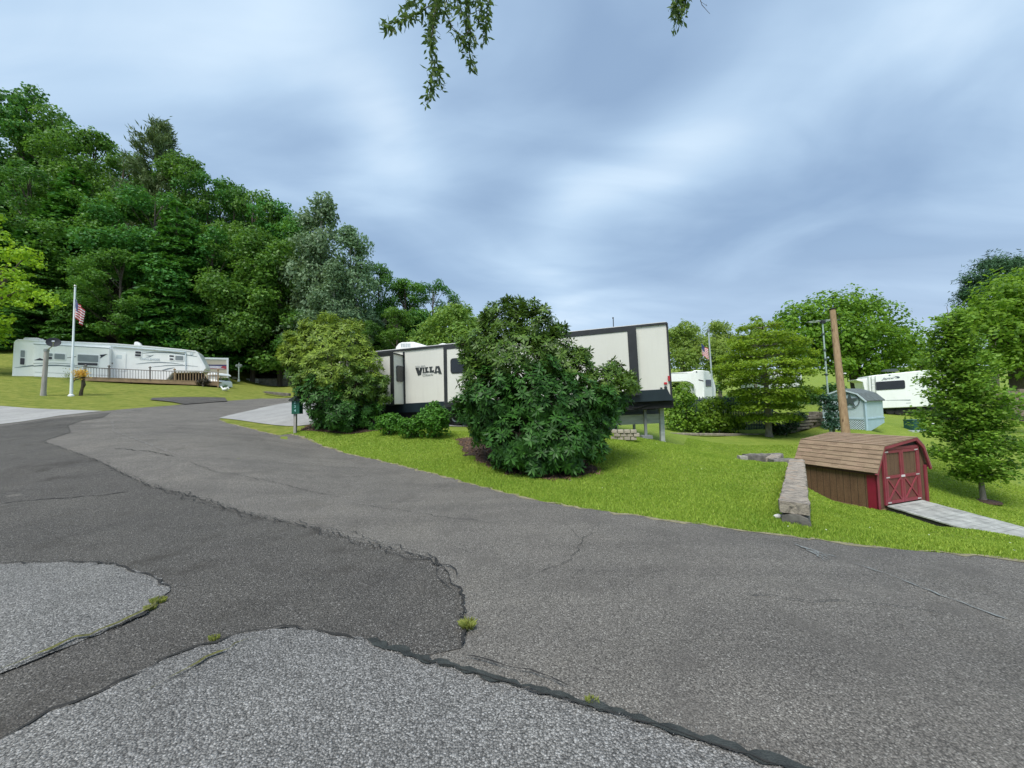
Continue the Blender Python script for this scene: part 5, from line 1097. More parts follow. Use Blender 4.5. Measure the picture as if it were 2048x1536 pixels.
    Fn = Wall(P(1345, 830, 25.5), P(1545, 830, 25.0)); t = thing('board_fence', on(1450, 25.3), 'dark picket fence behind the bushes and the tiered tree', 'fence')
    mb = MB()
    for k in range(62):
        u = 1346 + k * 3.25; h_ = 793 + (2 if k % 2 else 0); Fn.plate(mb, ((u,h_+2),(u+1.2,h_),(u+2.4,h_+2),(u+2.5,868),(u,868)), 0, .03)
    mb.build('picket', simple('dark_fence_paint', (.014, .04, .045), .7, .25, 4), t)
    mb = MB()
    for v in (801, 850): mb.bar(Fn.px(1344, v, -.05), Fn.px(1548, v, -.05), .05, .09)
    mb.build('rail', simple('fence_rail', (.05, .04, .03), .8), t)
    Br = Wall(P(1330, 868, 21), P(1520, 872, 23.2)); mb = MB(); rr = random.Random(12); u = 1326
    while u < 1525:
        w_ = rr.uniform(18, 34); v = 865.5 + (u - 1326) * .012; Br.plate(mb, ((u,v),(u+w_-1,v+.2),(u+w_-1,v+5),(u,v+5)), rr.uniform(0, .08), .2); u += w_
    tag(mb.build('stone_border', simple('pale_brown_stone', (.27, .235, .19), .9, .35, 4, bumpy=.5), bevel=.02), 'low stone border along the foot of the bushes beyond the deck', 'border')
    Fr = Wall(P(2000, 800, 25), P(2120, 800, 25)); mb = MB()
    for k in range(9): u = 1990 + k * 16; Fr.plate(mb, ((u,782),(u+15,781.5),(u+15,826),(u,826)), 0, .04)
    Fr.plate(mb, ((2036,778),(2046,778),(2050,832),(2040,832)), .08, .12)
    tag(mb.build('plank_fence', simple('brown_plank', (.22, .17, .14), .85, .25, 4, stretch=(3, 3, 1))), 'brown plank fence beyond the slender young tree', 'fence')
    b = on(2052, 20); mb = MB(); mb.box(b + Vector((.25, 0, .45)), (.6, .5, .95)); tag(mb.build('utility_box', simple('pale_blue_box', (.45, .62, .66), .5), bevel=.03), 'pale blue box on the grass at the edge of view past the young tree', 'box')
right_back()
# ------------------------------------------------------------------ shrubs and trees measured one by one
def clump_tree(name, base, clumps, leaf, mats, label, cat, bark, trunk_r, k=1.0, seed=1, fork=.35, group=None, flat=.8, crownname='crown', limbs=14, lumpy=.35, inner=.25):
    """trunk and limbs reaching into balls of foliage; clumps = (u, v, radius px, Y)"""
    rg = np.random.default_rng(seed); rr = random.Random(seed); base = Vector(base)
    t = thing(name, base, label, cat, group); cs = [(P(u, v, Y), r * Y / F0) for u, v, r, Y in clumps]
    cen = sum((c for c, r in cs), Vector()) / len(cs); top = max(c.z for c, r in cs)
    mb = MB(); fk = Vector((base.x + (cen.x - base.x) * .6, base.y + (cen.y - base.y) * .6, base.z + (top - base.z) * fork))
    mb.tube([base - Vector((0, 0, .15)), base + (fk - base) * .06, base.lerp(fk, .5) + Vector((rr.uniform(-.03, .03), 0, 0)), fk], [trunk_r * 1.35, trunk_r * 1.05, trunk_r * .9, trunk_r * .75], 10)
    order = sorted(range(len(cs)), key=lambda i: -cs[i][1])[:limbs]
    for i in order:
        c = cs[i][0]; limb(mb, fk - Vector((0, 0, rr.uniform(0, .25) * (fk - base).length)), c, trunk_r * .45, trunk_r * .06, .06, 6, rr)
    mb.build('trunk', bark, t, True)
    L, W_ = leaf; groups = {}
    for i, (c, r) in enumerate(cs):
        mi = 0 if len(mats) == 1 else clumps[i][4] if len(clumps[i]) > 4 else 0
        p, nr = clump_points(c, r, k, L * W_, rg, flat, lumpy, inner); groups.setdefault(mi, []).append((p, nr))
    for mi, ps in groups.items():
        p = np.concatenate([a for a, b in ps]); nr = np.concatenate([b for a, b in ps])
        leaf_mesh(crownname, p, nr, L, W_, mats[mi], t, seed + mi)
    return t
def spread(cl, n, seed, du=18, dv=14, dY=1.0, rs=(.55, .9)):
    """smaller balls budding off the larger ones, for an uneven outline"""
    rr = random.Random(seed); out = list(cl)
    for i in range(n):
        c = rr.choice(cl); a = rr.uniform(0, 6.28); r = c[2] * rr.uniform(.32, .58)
        out.append((c[0] + math.cos(a) * c[2] * rr.uniform(.6, 1.0), c[1] - abs(math.sin(a)) * c[2] * rr.uniform(.2, .95) + c[2] * .15, r, c[3] + rr.uniform(-dY, dY), *c[4:]))
    return out

def rhododendron(name, base, clumps, label, seed, leafL, per, mats, nstem=9):
    rg = np.random.default_rng(seed); rr = random.Random(seed); base = Vector(base); t = thing(name, base, label, 'shrub')
    cs = []
    for c in clumps: cs.append((np.array(P(c[0], c[1], c[3])), c[2] * c[3] / F0, c[4] if len(c) > 4 else 0))
    tips, dirs, kind = [], [], []
    for i, (c, r, mi) in enumerate(cs):
        n = int(per * 4 * math.pi * r * r); d = unit(rg.normal(0, 1, (n, 3))); ph = rg.uniform(0, 6.28, 3)
        lump = 1 + .16 * np.sin(d[:, 0] * 6 + ph[0]) * np.sin(d[:, 2] * 6 + ph[1]) + rg.normal(0, .06, n)
        p = c + d * (r * lump * np.where(rg.random(n) < .28, rg.uniform(.6, .9, n), 1.0))[:, None]
        keep = np.ones(n, bool)
        for j, (c2, r2, _) in enumerate(cs):
            if j != i: keep &= np.linalg.norm(p - c2, axis=1) > r2 * .80
        keep &= p[:, 2] > hz(p[:, 0], p[:, 1]) + .05
        tips.append(p[keep]); dirs.append(unit(d[keep] + np.array([0, 0, .55]) + rg.normal(0, .25, (keep.sum(), 3)))); kind += [mi] * int(keep.sum())
    tips = np.concatenate(tips); dirs = np.concatenate(dirs); kind = np.array(kind); nL = 9
    for mi in sorted(set(kind)):
        tp, dr = tips[kind == mi], dirs[kind == mi]; n = len(tp)
        ref = unit(np.cross(dr, rg.normal(0, 1, (n, 3)))); ref2 = np.cross(dr, ref)
        pcs, nrs, axs = [], [], []
        for k_ in range(nL):
            a = 2 * math.pi * (k_ + rg.uniform(-.25, .25, (n, 1))) / nL; el = rg.uniform(-.28, .55, (n, 1))
            rad = ref * np.cos(a) + ref2 * np.sin(a); ax = unit(rad * np.cos(el) + dr * np.sin(el) + np.array([0, 0, -.12]))
            pcs.append(tp + ax * leafL * .55 + dr * rg.uniform(-.02, .02, (n, 1))); axs.append(ax); nrs.append(unit(dr * np.cos(el) - rad * np.sin(el)))
        leaf_mesh('leaves', np.concatenate(pcs), np.concatenate(nrs), leafL, leafL * .31, mats[mi], t, seed, np.concatenate(axs))
    mb = MB()
    for i, (c, r, mi) in enumerate(cs):
        if i >= nstem * 2: break
        limb(mb, base + Vector((rr.uniform(-.35, .35), rr.uniform(-.25, .25), -.05)), Vector(c), .055, .012, .08, 6, rr)
        for q in range(5):
            d = Vector((rr.gauss(0, 1), rr.gauss(0, 1), abs(rr.gauss(0, .8)))).normalized(); limb(mb, Vector(c) - d * r * .1, Vector(c) + d * r * .95, .016, .006, .05, 5, rr)
    mb.build('stems', simple('shrub_stem', (.11, .085, .06), .9, .3, 8), t, True)
    return t
def budded(cl, n, seed):
    rr = random.Random(seed); out = [(c[0], c[1], c[2] * .93, *c[3:]) for c in cl]; cu = sum(c[0] for c in cl) / len(cl); cv = sum(c[1] for c in cl) / len(cl)
    for i in range(n):
        c = rr.choice([q for q in cl if q[1] < cv + 60]); a = math.atan2(c[1] - cv, c[0] - cu) + rr.gauss(0, .8); r = c[2] * rr.uniform(.22, .40)
        u, v = c[0] + math.cos(a) * c[2] * rr.uniform(.85, 1.12), c[1] + math.sin(a) * c[2] * rr.uniform(.75, 1.0)
        if u < 612 and v > 762: continue
        out.append((u, v, max(6, r), c[3] + rr.uniform(-.5, .2), *c[4:]))
    return out
RH_D = leafmat('rhododendron_leaf', (.007, .036, .005), (.060, .175, .022), .10, .5, 0, 1.1)  # green darkened to carry the shade inside and low in the bush
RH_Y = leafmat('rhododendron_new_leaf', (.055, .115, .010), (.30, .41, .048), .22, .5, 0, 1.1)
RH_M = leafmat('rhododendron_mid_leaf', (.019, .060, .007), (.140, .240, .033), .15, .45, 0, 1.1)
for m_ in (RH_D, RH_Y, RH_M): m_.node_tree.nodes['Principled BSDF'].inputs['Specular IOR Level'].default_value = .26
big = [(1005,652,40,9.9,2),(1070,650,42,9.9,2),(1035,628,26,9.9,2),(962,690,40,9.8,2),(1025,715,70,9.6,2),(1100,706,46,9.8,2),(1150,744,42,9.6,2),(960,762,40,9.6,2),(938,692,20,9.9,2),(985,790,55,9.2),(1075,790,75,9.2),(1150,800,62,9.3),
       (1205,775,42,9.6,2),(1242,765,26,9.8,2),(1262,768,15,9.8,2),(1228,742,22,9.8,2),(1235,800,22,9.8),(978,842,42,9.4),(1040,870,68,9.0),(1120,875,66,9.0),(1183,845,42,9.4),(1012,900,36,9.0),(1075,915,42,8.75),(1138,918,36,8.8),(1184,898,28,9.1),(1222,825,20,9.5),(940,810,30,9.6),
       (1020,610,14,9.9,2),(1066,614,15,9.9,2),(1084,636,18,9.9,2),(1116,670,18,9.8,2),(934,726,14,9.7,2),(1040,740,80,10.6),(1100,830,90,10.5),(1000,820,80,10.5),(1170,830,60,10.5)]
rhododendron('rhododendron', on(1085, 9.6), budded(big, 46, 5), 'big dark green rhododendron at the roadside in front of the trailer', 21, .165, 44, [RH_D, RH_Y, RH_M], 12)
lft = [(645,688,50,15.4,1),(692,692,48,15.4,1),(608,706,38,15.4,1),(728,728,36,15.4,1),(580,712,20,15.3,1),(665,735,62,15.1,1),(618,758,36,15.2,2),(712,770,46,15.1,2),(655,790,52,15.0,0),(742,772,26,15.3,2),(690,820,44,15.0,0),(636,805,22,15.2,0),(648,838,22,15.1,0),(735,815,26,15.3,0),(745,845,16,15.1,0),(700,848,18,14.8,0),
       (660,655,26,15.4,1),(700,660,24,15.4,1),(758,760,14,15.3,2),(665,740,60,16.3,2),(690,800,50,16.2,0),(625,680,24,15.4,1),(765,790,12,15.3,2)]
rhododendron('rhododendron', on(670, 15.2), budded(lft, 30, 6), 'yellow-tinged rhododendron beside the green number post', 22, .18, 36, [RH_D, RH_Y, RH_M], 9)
SH_G = leafmat('small_shrub_leaf', (.030, .105, .010), (.12, .30, .035), .3, .45, 0, 2)
def dome(u, Y, w, h, seed, label, bumps=()):
    b = on(u, Y); rg = np.random.default_rng(seed); t = thing('small_shrub', b, label, 'shrub', 'small shrubs in front of the trailer')
    cl = [(b + Vector((0, 0, h * .5)), w * .5)] + [(b + Vector((x * w, y * w, h * z)), r * w) for x, y, z, r in bumps]; ps = []
    for c, r in cl:
        p, nr = clump_points(c, r, 1.7, .09 * .06, rg, h / w, .3, .35); k_ = p[:, 2] > hz(p[:, 0], p[:, 1]) + .02; ps.append((p[k_], nr[k_]))
    leaf_mesh('leaves', np.concatenate([a for a, _ in ps]), np.concatenate([a for _, a in ps]), .10, .065, SH_G, t, seed)
    mb = MB(); rr = random.Random(seed)
    for k_ in range(9): limb(mb, b + Vector((rr.uniform(-.06, .06), rr.uniform(-.06, .06), -.03)), b + Vector((rr.uniform(-.35, .35) * w, rr.uniform(-.35, .35) * w, h * rr.uniform(.5, .9))), .012, .005, .1, 5, rr)
    mb.build('stems', M_BARK, t)
dome(779, 14.0, .88, .74, 31, 'leftmost and smallest of the bright green shrubs in front of the trailer', ((.22, -.2, .75, .28), (-.25, -.1, .7, .25)))
dome(822, 13.4, .86, .70, 32, 'middle of the three bright green shrubs, lower and nearer the road', ((-.2, -.2, .7, .28), (.25, -.2, .72, .26)))
dome(869, 13.3, 1.02, 1.0, 33, 'tallest of the three bright green shrubs, nearest the big rhododendron', ((-.05, .1, .98, .27), (.24, -.2, .72, .28), (-.25, -.2, .68, .3), (.1, -.25, .5, .33)))

# ---- right-hand trees
G_MAP = leafmat('maple_leaf', (.04, .12, .012), (.24, .40, .035), .38, .5, .12, .25)
G_BRI = leafmat('bright_leaf', (.085, .18, .012), (.34, .47, .05), .42, .5, .1, .4)
G_FEA = leafmat('feathery_leaf', (.11, .20, .03), (.33, .45, .10), .42, .55, .1, .4)
G_YOU = leafmat('young_tree_leaf', (.06, .17, .018), (.28, .46, .065), .35, .5, .05, .6)
G_BUS = leafmat('bush_leaf', (.035, .11, .012), (.24, .40, .04), .35, .5, .2, .8)
G_DKP = leafmat('dark_pine', (.022, .075, .035), (.08, .17, .07), .12, .6, .1, .3)
G_LIM = leafmat('lime_leaf', (.12, .27, .010), (.37, .54, .04), .42, .5, .05, .5)
maple = [(1600,640,42,40),(1650,620,42,40),(1700,612,40,40),(1745,630,42,40),(1785,665,38,40),(1620,690,46,39.5),(1680,670,60,39),(1740,690,55,39),(1800,710,30,40),(1780,735,34,39.5),(1715,730,38,39),(1570,655,24,40),(1560,690,26,40),(1660,715,40,40.5),(1750,750,26,39),(1820,690,22,40),(1600,720,34,40)]
clump_tree('maple_tree', on(1722, 40), spread(maple, 44, 3, dY=2.5), (.31, .25), [G_MAP], 'broad round maple behind the utility pole, its trunk behind the blue shed', 'tree', M_BARK, .62, .85, 41, .42)
rgt = [(1965,625,38,30),(2000,590,42,30),(2050,570,50,31),(2100,600,70,31),(1940,650,30,30),(1985,670,45,29),(2040,660,60,29.5),(2080,720,60,29),(2010,720,36,29),(1925,640,22,30),(1975,715,26,29.5),(2020,620,40,29.5),(2130,680,60,31)]
clump_tree('broadleaf_tree', on(2046, 30), spread(rgt, 30, 4, dY=2), (.27, .22), [leafmat('bright_green_leaf', (.035, .12, .010), (.25, .44, .045), .42, .5, .1, .4)], 'big bright broadleaf tree above the slender young tree', 'tree', M_BARK, .55, .8, 42, .5)
fea = [(1380,690,34,38),(1430,690,40,39),(1355,675,26,38),(1410,720,40,37),(1460,690,28,39),(1365,730,36,37),(1450,735,30,37),(1345,700,24,38)]
clump_tree('feathery_tree', on(1375, 38), spread(fea[:1] + fea[2:3] + fea[5:6] + fea[7:] + [(1372,660,20,38)], 22, 5, dY=1.5), (.30, .13), [G_FEA], 'feathery light green tree just beyond the rear end of the black trimmed trailer', 'tree', M_BARKG, .2, .8, 43, .4, lumpy=.5)
clump_tree('feathery_tree', on(1440, 39), spread([fea[1], fea[3], fea[4], fea[6], (1440,662,20,39)], 22, 6, dY=1.5), (.34, .12), [G_FEA], 'feathery light green tree behind the far striped flag', 'tree', M_BARKG, .2, .8, 44, .4, lumpy=.5)
spire = [(1512,640,10,37),(1508,660,16,37),(1515,680,22,37),(1500,690,22,37),(1495,720,30,37),(1525,710,26,37)]
clump_tree('spire_tree', on(1510, 37), spread(spire, 14, 7), (.30, .14), [G_FEA], 'pointed pale green tree rising between the feathery trees and the maple', 'tree', M_BARKG, .15, .7, 45, .5)
dkp = [(1985,530,28,44),(1950,560,26,44),(2020,540,30,44),(1985,570,36,44),(1940,590,20,44),(2050,570,30,44),(1960,600,34,44.5)]
clump_tree('pine_tree', on(1990, 44), spread(dkp, 26, 17, dY=1.5), (.42, .10), [G_DKP], 'dark bluish tree rising behind the big bright tree at the right', 'tree', M_BARK, .35, .75, 56, .6, lumpy=.6, inner=.4)
gapf = [(1840,690,22,44),(1860,720,26,44),(1835,720,20,44),(1850,750,26,44)]
clump_tree('broadleaf_tree', on(1850, 44), spread(gapf, 10, 8), (.34, .28), [G_BRI], 'small bright tree behind the white caravan, between maple and young tree', 'tree', M_BARKG, .2, .8, 46)
shade_filler = [(1470+i*22, 800+(i%3)*6-(i*2), 20, 31-(i%2)*.5) for i in range(10)] + [(1350+i*20, 775+(i%2)*8, 16, 33) for i in range(5)]  # leafy filler standing in for dark tree shade on the rise
clump_tree('shade_filler', on(1560, 31), spread(shade_filler, 18, 18, dY=.6), (.24, .18), [leafmat('shade_filler_leaf', (.014, .05, .012), (.08, .18, .03), .3, .5, 0, .6)], 'dark hedge added for the tree shade on the rise behind the tiered tree and the stone wall', 'shade_filler', M_BARKG, .05, .8, 57, .2)
bush = [(1360,800,26,24),(1375,830,30,24),(1350,850,24,23.5),(1395,855,26,24),(1345,825,20,24),(1370,775,14,24.3)]
clump_tree('bush', on(1365, 24), spread(bush, 16, 9, dY=.6), (.17, .13), [G_BUS], 'light green leafy bush right beside the rear deck post', 'bush', M_BARKG, .05, .9, 47, .2)
bush = [(1425,810,22,24),(1440,840,28,24),(1415,840,24,24),(1460,850,24,24),(1450,815,18,24)]
clump_tree('bush', on(1435, 24), spread(bush, 14, 10, dY=.6), (.17, .13), [G_MAP], 'darker bush against the picket fence, left of the tiered tree', 'bush', M_BARKG, .05, .9, 48, .2)
bush = [(1560,860,18,23),(1580,850,16,23.2),(1545,855,14,23.4),(1595,835,14,23.6)]
clump_tree('bush', on(1565, 23), spread(bush, 8, 11, dY=.4), (.14, .10), [leafmat('dark_bush', (.012, .035, .012), (.05, .10, .03), .2, .5, 0)], 'low dark bush right behind the trunk of the tiered tree', 'bush', M_BARKG, .04, .9, 49, .2)
bush = [(1668,835,16,20.0),(1675,850,14,19.9),(1660,850,12,20),(1655,815,14,20.1),(1664,800,13,20),(1650,795,10,20.1),(1672,815,10,19.9)]
clump_tree('bush', on(1668, 20.0), spread(bush, 12, 12, dY=.25), (.13, .09), [leafmat('bluish_leaf', (.02, .07, .04), (.10, .20, .13), .3, .5, 0)], 'bluish green bush between the aerial mast and the utility pole', 'bush', M_BARKG, .04, .9, 50, .2)
bush = [(405,762,7,35),(412,765,7,34.8),(399,765,6,34.9)]
clump_tree('bush', on(406, 34.6), spread(bush, 8, 13, dY=.3), (.16, .05), [leafmat('dark_bronze_leaf', (.012, .014, .010), (.07, .06, .035), .15, .5, 0)], 'dark bronze bush at the right end of the long deck', 'bush', M_BARK, .04, 1.0, 51, .2)
bush = [(485,768,6,48),(481,767,4,48),(489,767.5,4,48)]
clump_tree('bush', on(485, 48), bush, (.2, .15), [leafmat('clipped_leaf', (.05, .10, .04), (.12, .20, .09), .3, .5, 0)], 'clipped round bush at the pale end of the low block wall', 'bush', M_BARK, .04, 1.2, 52, .2)
bush = [(436,759,3.5,40),(441,758.5,4,40),(446,758,4,40),(451,758,4,40),(456,758.5,3.5,40)]
clump_tree('bush', on(446, 40), bush, (.16, .12), [leafmat('low_hedge_leaf', (.03, .08, .012), (.10, .19, .035), .3, .5, 0)], 'low strip of green bush under the beige box trailer', 'bush', M_BARK, .04, 1.2, 53, .2)
lime = [(20,512,20,30),(55,510,20,29.5),(70,530,14,29.5),(25,550,22,29),(50,580,20,29),(85,595,18,29),(10,590,24,29.5),(45,610,14,29),(-45,480,40,31),(-50,580,50,30),(-10,440,16,30),(110,606,11,29),(15,640,12,29.5),(-60,660,50,30),(5,470,10,30)]
clump_tree('lime_tree', on(-90, 30.5), spread(lime, 30, 14, dY=1.5), (.24, .20), [G_LIM], 'bright yellow-green tree reaching in above the left end of the fifth-wheel trailer', 'tree', M_BARK, .3, .55, 54, .5, lumpy=.55)
LG = leafmat('light_wood_leaf', (.08, .18, .03), (.28, .42, .085), .4, .5, .1, .3)
lg = [(890,640,34,46),(930,645,30,46),(860,665,30,46),(910,670,34,45),(955,665,26,46),(840,690,26,46),(925,620,18,46),(880,690,30,45),(965,690,24,46)]
clump_tree('light_broadleaf_tree', on(905, 46), spread(lg, 22, 15, dY=2), (.42, .26), [LG], 'light green loose tree above the trailer roof, right end of the wood', 'tree', M_BARKG, .25, .75, 55, .4)

# ---- layered and slender trees
def tiered_pts(base, Ht, tiers, rmax, prof, rg, per, thick=.10, droop=.12, gap=.35, z0=.1, upsweep=0.0):
    """flat sprays of leaves on level limbs; returns leaf points, normals and limb ends"""
    ps, ns, limbs = [], [], []
    for j in range(tiers):
        h = z0 + (1 - z0) * (j + rg.uniform(-.2, .2)) / tiers; r = rmax * np.interp(h, *prof); nb = rg.integers(5, 8); a0 = rg.uniform(0, 6.28)
        for b_ in range(nb):
            a = a0 + 6.28 * b_ / nb + rg.uniform(-.3, .3); rl = r * rg.uniform(.62, 1.08); n = int(per * rl * rl) + 8
            f_ = np.sqrt(rg.uniform(gap ** 2 if rl > .5 else 0, 1, n)); w_ = .42 * rl * np.sin(np.clip(f_, 0, 1) * 2.6) * rg.normal(0, .55, n)
            zz = base[2] + h * Ht - droop * rl * f_ ** 2 + upsweep * rl * f_ + rg.normal(0, thick * .5, n) + .10 * rl * np.abs(np.sin(f_ * 9 + b_)) * .3
            ps.append(np.stack([base[0] + np.cos(a) * f_ * rl - np.sin(a) * w_, base[1] + np.sin(a) * f_ * rl + np.cos(a) * w_, zz], 1))
            ns.append(unit(np.array([0, 0, 1.0]) + rg.normal(0, .42, (n, 3)) + np.array([np.cos(a), np.sin(a), 0]) * .25)); limbs.append((Vector((base[0], base[1], base[2] + h * Ht - .12 * rl)), Vector((base[0] + math.cos(a) * rl * .9, base[1] + math.sin(a) * rl * .9, base[2] + h * Ht - droop * rl * .7 + upsweep * rl * .8)), rl))
    return np.concatenate(ps), np.concatenate(ns), limbs
def tiered_tree(name, base, Ht, tiers, rmax, prof, leaf, mat, bark, tr, label, seed, per, **kw):
    rg = np.random.default_rng(seed); rr = random.Random(seed); t = thing(name, base, label, 'tree'); p, n, lb = tiered_pts(base, Ht, tiers, rmax, prof, rg, per, **kw)
    leaf_mesh('crown', p, n, leaf[0], leaf[1], mat, t, seed); mb = MB(); b = Vector(base)
    mb.tube([b - Vector((0, 0, .1)), b + Vector((0, 0, Ht * .03)), b + Vector((.03, 0, Ht * .3)), b + Vector((-.02, .02, Ht * .65)), b + Vector((0, 0, Ht * .98))], [tr * 1.4, tr, tr * .8, tr * .45, tr * .08], 10)
    for a, c, rl in lb: limb(mb, a, c, max(.012, tr * .22), .008, .05, 5, rr)
    mb.build('trunk', bark, t, True); return t
b = on(1534, 22)
tiered_tree('tiered_tree', b, 6.9, 11, 2.75, ([0, .1, .25, .45, .6, .75, .9, 1], [.35, .55, .75, .95, 1, .9, .55, .15]), (.15, .10), G_BRI, M_BARKG, .17, 'tiered light green tree with level branches on the lower lawn', 61, 105, thick=.20, z0=.17)
def young_tree():
    b = on(1950, 14.2); rg = np.random.default_rng(62); rr = random.Random(62); t = thing('young_tree', b, 'slender young tree with a dense upright crown near the barn shed', 'tree'); Ht = P(1925, 602, 14.2).z - b.z
    mb = MB(); lean = Vector((-.55, .2, 0)); ax = lambda h: b + Vector((0, 0, h * Ht)) + lean * h ** 1.3
    mb.tube([ax(0) - Vector((0, 0, .1)), ax(.02), ax(.12), ax(.4), ax(.7), ax(.98)], [.12, .085, .075, .06, .035, .008], 10)
    ps, ns = [], []
    prof = ([.09, .16, .26, .4, .55, .7, .85, .95, 1], [.45, .98, 1.32, 1.32, 1.12, .86, .58, .34, .1])
    for j in range(64):
        h = .10 + .86 * ((j + rr.random()) / 64) ** .9; r = np.interp(h, *prof) * rr.uniform(.72, 1.12); a = j * 2.4 + rr.uniform(-.4, .4); o = ax(h * .86)
        e = ax(h) + Vector((math.cos(a) * r, math.sin(a) * r, .02)); limb(mb, o, e, .020, .005, .03, 5, rr)
        n = int(170 + 230 * r); f_ = rg.uniform(.18, 1.04, n); sp = (.15 + .12 * r) * (1.1 - .5 * f_)
        q = np.array(o)[None] * (1 - f_[:, None]) + np.array(e)[None] * f_[:, None] + rg.normal(0, 1, (n, 3)) * sp[:, None] * np.array([1, 1, .55]); ps.append(q); ns.append(unit(np.array([0, 0, 1.0]) + rg.normal(0, .5, (n, 3))))
    leaf_mesh('crown', np.concatenate(ps), np.concatenate(ns), .125, .10, G_YOU, t, 62); mb.build('trunk', M_BARKG, t, True)
    mb = MB(); mb.lathe([(.45, -.02), (.42, .02), (.2, .05), (.05, .06)], b, 18); mb.build('mulch_ring', M_MULCH, t, True)
young_tree()

# ---- the wood on the hillside: a few grown trees copied and resized
def proto_broad(seed, mat, nclump=46, spread_=.30, leaf=(.34, .27), bark=M_BARK, k=.75):
    """crown in unit height x 20 m"""
    rg = np.random.default_rng(seed); rr = random.Random(seed); ps, ns = [], []; mb = MB(); Hh = 20.0
    mb.tube([(0, 0, -1), (0, 0, .4), (.1, 0, 7), (-.1, .1, 13), (0, 0, 18)], [.42, .34, .27, .16, .03], 8)
    for i in range(nclump):
        h = rg.uniform(.16, .98); rr_ = spread_ * Hh * np.interp(h, [.1, .25, .5, .75, .9, 1], [.55, .85, 1, .86, .52, .15]); a = rg.uniform(0, 6.28); d = rr_ * math.sqrt(rg.uniform(.12, 1)); r = rg.uniform(1.05, 2.2) * (1.0 if h < .8 else .75)
        c = np.array([math.cos(a) * d, math.sin(a) * d, h * Hh - r * .5]); p, n = clump_points(c, r, k, leaf[0] * leaf[1], rg, .72, .4, .3); ps.append(p); ns.append(n)
        if i % 2 == 0: limb(mb, (0, 0, max(2, c[2] - 3 - d * .4)), c, .09, .02, .03, 5, rr)
    q = leaf_quads(np.concatenate(ps), np.concatenate(ns), leaf[0], leaf[1], rg); return q, mb, mat, bark
def proto_hemlock(seed, mat, rmax=4.6, leaf=(.60, .26), tiers=22, per=17.0, droop=.22):
    rg = np.random.default_rng(seed); rr = random.Random(seed); p, n, lb = tiered_pts((0, 0, 0), 20.0, tiers, rmax, ([0, .1, .35, .6, .8, .95, 1], [.85, 1, .95, .72, .45, .16, .03]), rg, per, thick=.35, droop=droop, z0=.06)
    mb = MB(); mb.tube([(0, 0, -1), (0, 0, .4), (0, 0, 10), (0, 0, 19.8)], [.36, .30, .18, .02], 8)
    for a, c, rl in lb: limb(mb, a, c, .05, .015, .02, 4, rr)
    return leaf_quads(p, n, leaf[0], leaf[1], rg), mb, mat, M_BARK
def proto_pine(seed, mat):
    rg = np.random.default_rng(seed); rr = random.Random(seed); mb = MB(); mb.tube([(0, 0, -1), (0, 0, 10), (0, 0, 19.9)], [.34, .2, .02], 8); ps, ns, ax = [], [], []
    for j in range(20):
        h = .25 + .75 * j / 20; r = 3.6 * np.interp(h, [.2, .5, .8, 1], [1, .95, .62, .12])
        for b_ in range(6):
            a = rr.uniform(0, 6.28); rl = r * rr.uniform(.6, 1.1); o = Vector((0, 0, h * 20)); e = Vector((math.cos(a) * rl, math.sin(a) * rl, h * 20 + rl * .42)); limb(mb, o, e, .035, .012, -.06, 4, rr)
            n = int(42 * rl) + 16; f_ = rg.uniform(.4, 1.03, n); q = np.array(o)[None] * (1 - f_[:, None]) + np.array(e)[None] * f_[:, None] + rg.normal(0, .26, (n, 3)); ps.append(q); d = unit(np.array([[math.cos(a), math.sin(a), .9]]) + rg.normal(0, .5, (n, 3))); ax.append(d); ns.append(rg.normal(0, 1, (n, 3)))
    return leaf_quads(np.concatenate(ps), np.concatenate(ns), .62, .11, rg, np.concatenate(ax)), mb, mat, M_BARK
F_OAK = leafmat('wood_leaf', (.019, .088, .018), (.12, .285, .045), .3, .5, .18, .16)
F_OAK2 = leafmat('wood_leaf_light', (.028, .108, .018), (.16, .335, .048), .33, .5, .18, .16)
F_HEM = leafmat('hemlock_needles', (.018, .088, .016), (.12, .29, .034), .18, .6, .18, .16)
F_POP = leafmat('poplar_leaf', (.085, .16, .085), (.24, .37, .20), .3, .5, .15, .2)
F_PIN = leafmat('pine_needles', (.07, .14, .05), (.19, .28, .11), .15, .6, .15, .3)
PROTO = {'oak': proto_broad(71, F_OAK), 'ash': proto_broad(72, F_OAK2, 42, .27), 'elm': proto_broad(73, F_OAK, 54, .34, k=.7), 'maple': proto_broad(74, F_OAK2, 50, .36),
         'hemlock': proto_hemlock(75, F_HEM), 'spruce': proto_hemlock(76, F_HEM, 5.6, (.62, .28), 17, 15.0, .30), 'poplar': proto_broad(77, F_POP, 60, .17, (.42, .26), M_BARKP, .62), 'pine': proto_pine(78, F_PIN)}
MESH = {}
NAMES = {'oak': 'broadleaf_tree', 'ash': 'broadleaf_tree', 'elm': 'broadleaf_tree', 'maple': 'broadleaf_tree', 'hemlock': 'hemlock_tree', 'spruce': 'hemlock_tree', 'poplar': 'poplar_tree', 'pine': 'pine_tree'}
